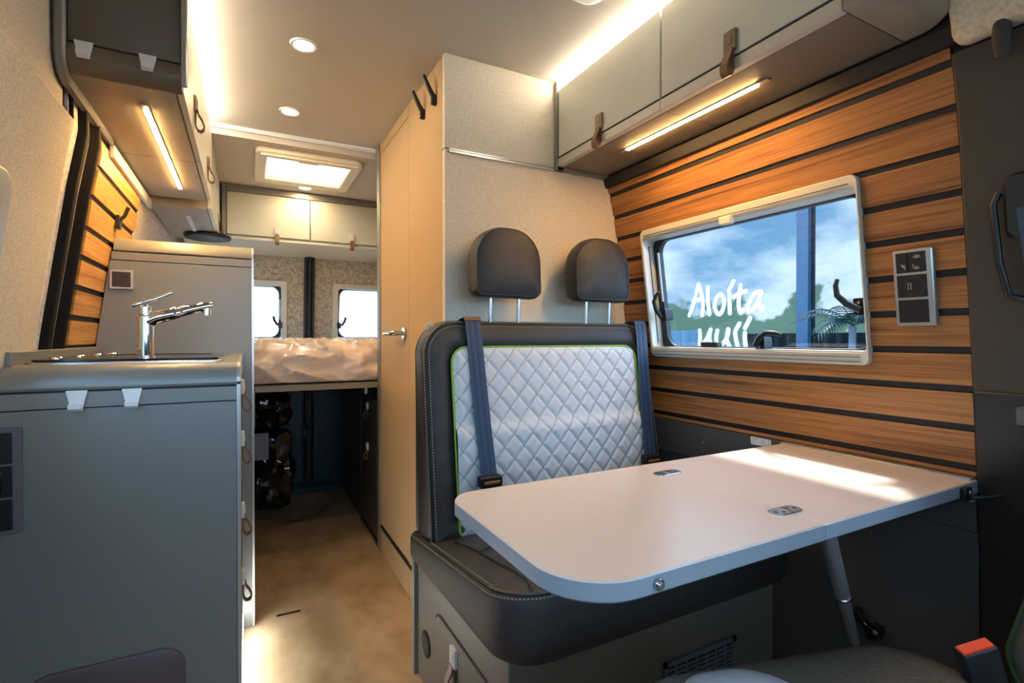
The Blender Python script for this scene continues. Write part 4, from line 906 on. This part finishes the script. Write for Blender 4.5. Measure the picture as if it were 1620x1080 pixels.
# ------------------------------------------------------------------ swivelled cab seat in the foreground
s = thing('swivel_seat', 'dark leather cab seat in the foreground, cut by the bottom edge', 'seat', (.66, .27, 0))
def sfn(ang, ox, oy):
    ca, sa = math.cos(ang), math.sin(ang); return lambda u, v, w_: (ox + u * ca - v * sa, oy + u * sa + v * ca, w_)
SA = math.radians(-15); fn = sfn(SA, .63, .262)
oc2 = rr(-.28, .283, -.27, .268, (.12, .10, .12, .13), 12)
up = .034
fs_ = lambda u, v, w_: fn(u, v, w_ + up)
MB().loft(oc2, [(.04, .30), (.01, .33), (0, .38), (.003, .43), (.015, .465), (.03, .482), (.05, .491), (.08, .496), (.12, .498)], fs_).build('seat_cushion', 'leather2', s, smooth=60)
oi = rr(-.19, .0, -.20, .226, (.05, .05, .09, .07), 10)
MB().loft(oi, [(0, .45), (.0, .478), (.008, .494), (.022, .502), (.05, .506)], fs_).build('centre_panel', mat('pale_seat_fabric', (206, 208, 212), .7, bump=(500, .2)), s, smooth=60)
dashes([fs_(u, v, .4675) for u, v in oc2(.0165)][20:48], .006, .005, .0013).build('stitching', 'thread', s)
MB().loft(rr(-.16, .16, -.16, .16, .05), [(0, 0), (0, .06), (.05, .10), (.05, .31)], fn).build('pedestal', 'blackp', s)
bfn = lambda u, v, w_: (.990 + w_ + (.33 - u) * .10, u - max(0, v - .55) * .26, v)
obk = rr(-.20, .328, .43, 1.12, (.09, .11, .16, .14), 12)
MB().loft(obk, [(.07, .0), (.03, .003), (.008, .015), (0, .04), (0, .08), (.01, .105), (.05, .12)], bfn).build('backrest', 'leather2', s, smooth=60)
MB().tube([bfn(u, v, .014) for u, v in obk(.007)], .0028, 6, closed=True).build('piping', mat('olive_piping', (66, 78, 44), .5), s)
# buckle
t = thing('belt_buckle', 'black seat belt buckle with red button beside the cab seat', 'buckle', (.9, .33, .5))
a0 = Vector((.93, .31, .47)); ax = Vector((-.42, .06, 1)).normalized(); su = Vector((.62, -.35, .0)); su = (su - ax * su.dot(ax)).normalized(); sv = ax.cross(su)
fbk = lambda u, v, w_: tuple(a0 + su * u + sv * v + ax * w_)
MB().loft(rr(-.024, .024, -.011, .011, .004), [(.004, -.05), (0, 0), (0, .112), (.002, .115)], fbk).build('buckle_body', 'blackp', t)
MB().loft(rr(-.021, .021, -.008, .008, .002), [(0, .1145), (.001, .1175)], fbk).build('release_button', 'red', t)

# ------------------------------------------------------------------ outside
struct(MB().box(-40, 40, -40, 60, -.75, -.70).build('ground', 'asphalt'))
fac = thing('shop_building', 'blue tinted shop front with white handwritten lettering outside the window', 'building', (8.0, 5, -.7))
MB().box(8.0, 8.06, -3, 14, -.7, 5.5).build('glazing', 'glazing', fac)
MB().box(8.07, 8.4, -3, 14, -.7, 5.6).build('wall', 'mull', fac)
for y in (.6, 5.02, 9.6): MB().box(7.90, 7.995, y - .10, y + .10, -.7, 5.5).build('mullion', 'mull', fac, bevel=.01)
LET = [[(7.44, 1.46), (7.33, 1.69), (7.2, 2.08)],
[(7.2, 2.08), (7.13, 1.89), (7.09, 1.68), (7.11, 1.45)],
[(7.35, 1.75), (7.2, 1.77), (7.10, 1.78)],
[(6.97, 2.0), (6.97, 1.73), (6.93, 1.46)],
[(6.68, 1.84), (6.77, 1.77), (6.81, 1.61), (6.74, 1.47), (6.65, 1.49), (6.59, 1.65), (6.61, 1.77), (6.68, 1.84)],
[(6.38, 2.06), (6.43, 1.97), (6.49, 1.88)],
[(6.47, 1.82), (6.47, 1.64), (6.46, 1.46)],
[(6.23, 1.97), (6.26, 1.78), (6.27, 1.6), (6.23, 1.47), (6.17, 1.52)],
[(6.38, 1.76), (6.24, 1.83), (6.11, 1.85)],
[(5.81, 1.81), (5.93, 1.8), (6.02, 1.69), (6.08, 1.56), (6.06, 1.48), (5.95, 1.53), (5.87, 1.66), (5.81, 1.8)],
[(5.83, 1.8), (5.85, 1.6), (5.8, 1.48), (5.77, 1.55)],
[(7.17, 1.16), (7.16, 1.01), (7.16, 0.84), (7.0, 0.98), (6.9, 1.17)],
[(6.91, 1.16), (6.93, 0.98), (6.86, 0.84)],
[(6.74, 1.15), (6.77, 1.01), (6.74, 0.89), (6.63, 0.89), (6.52, 1.03), (6.49, 1.17)],
[(6.5, 1.17), (6.53, 0.98), (6.47, 0.85)],
[(6.25, 1.27), (6.34, 1.13), (6.33, 1.0), (6.29, 0.85)],
[(6.03, 1.37), (6.08, 1.28), (6.14, 1.18)],
[(6.14, 1.1), (6.14, 0.98), (6.12, 0.85)]]
mb = MB()
def smooth_path(P_):
    if len(P_) < 3: return P_
    out = []; Q = [P_[0]] + P_ + [P_[-1]]
    for i in range(1, len(Q) - 2):
        p0, p1, p2, p3 = Q[i - 1:i + 3]
        for s_ in range(6):
            t = s_ / 6; out.append(tuple(.5 * ((2 * p1[k]) + (-p0[k] + p2[k]) * t + (2 * p0[k] - 5 * p1[k] + 4 * p2[k] - p3[k]) * t * t + (-p0[k] + 3 * p1[k] - 3 * p2[k] + p3[k]) * t ** 3) for k in (0, 1)))
    out.append(P_[-1]); return out
for st in LET:
    P_ = smooth_path(st); d0 = Vector(P_[0]) - Vector(P_[1]); d1 = Vector(P_[-1]) - Vector(P_[-2]); d0.normalize(); d1.normalize()
    if len(P_) == 2: P_ = [P_[0], tuple((Vector(P_[0]) + Vector(P_[1])) / 2), P_[1]]
    Q_ = [tuple(Vector(P_[0]) + d0 * .034), tuple(Vector(P_[0]) + d0 * .024)] + P_ + [tuple(Vector(P_[-1]) + d1 * .024), tuple(Vector(P_[-1]) + d1 * .034)]
    one = MB().tube([(0, u, v) for u, v in Q_], .046, 12, radii=[.014, .034] + [.046] * len(P_) + [.034, .014])
    mb.add([(7.998 + x * .16, y, z) for x, y, z in one.v], one.f)
mb.build('lettering', 'letters', fac)
# corrugated fence far left in the window, potted palm by the mullion
fe = MB(); P_ = [(4.98 + i * .045, .03 * math.sin(i * 1.05)) for i in range(70)]
fe.ribbon(P_, lambda u, v, w_: (5.5 + v, u, w_), -.7, 1.11, .01); tag(fe.build('corrugated_fence', 'corr', None), 'pale blue corrugated fence seen through the lower left of the window', 'fence')
pl = thing('potted_palm', 'potted palm outside, seen at the right of the window', 'plant', (6.6, 3.55, -.7))
MB().disc((6.6, 3.55, -.7), (0, 0, 1), .22, .45, 20, 0, .02).build('pot', 'pot', pl); MB().tube([(6.6, 3.55, -.3), (6.62, 3.57, .5), (6.6, 3.55, 1.15)], .04).build('trunk', 'pot', pl)
mb = MB()
for i in range(15):
    a = i * 2 * math.pi / 15; ln = .42 + .10 * (i % 3); base = Vector((6.6, 3.55, 1.15)); pts = []
    for s_ in range(15):
        q = s_ / 14; pts.append(base + Vector((math.cos(a) * ln * q, math.sin(a) * ln * q, (.62 - .10 * (i % 4)) * q - .42 * q * q)))
    mb.tube(pts, .005, 5)
    for s_ in range(2, 15):
        for sg in (-1, 1):
            d = Vector((-math.sin(a), math.cos(a), 0)) * sg; l = .17 * (1 - (s_ / 17) ** 2)
            p = pts[s_]; tg2 = (pts[s_] - pts[s_ - 1]).normalized(); e_ = p + d * l + tg2 * .09 - Vector((0, 0, .07)); wv = tg2 * .011
            mid_ = (p + e_) / 2 + Vector((0, 0, .018))
            mb.add([p - wv, p + wv, mid_ + wv, e_, mid_ - wv], [(0, 1, 2, 4), (4, 2, 3)])
mb.build('fronds', 'palm', pl, smooth=0)
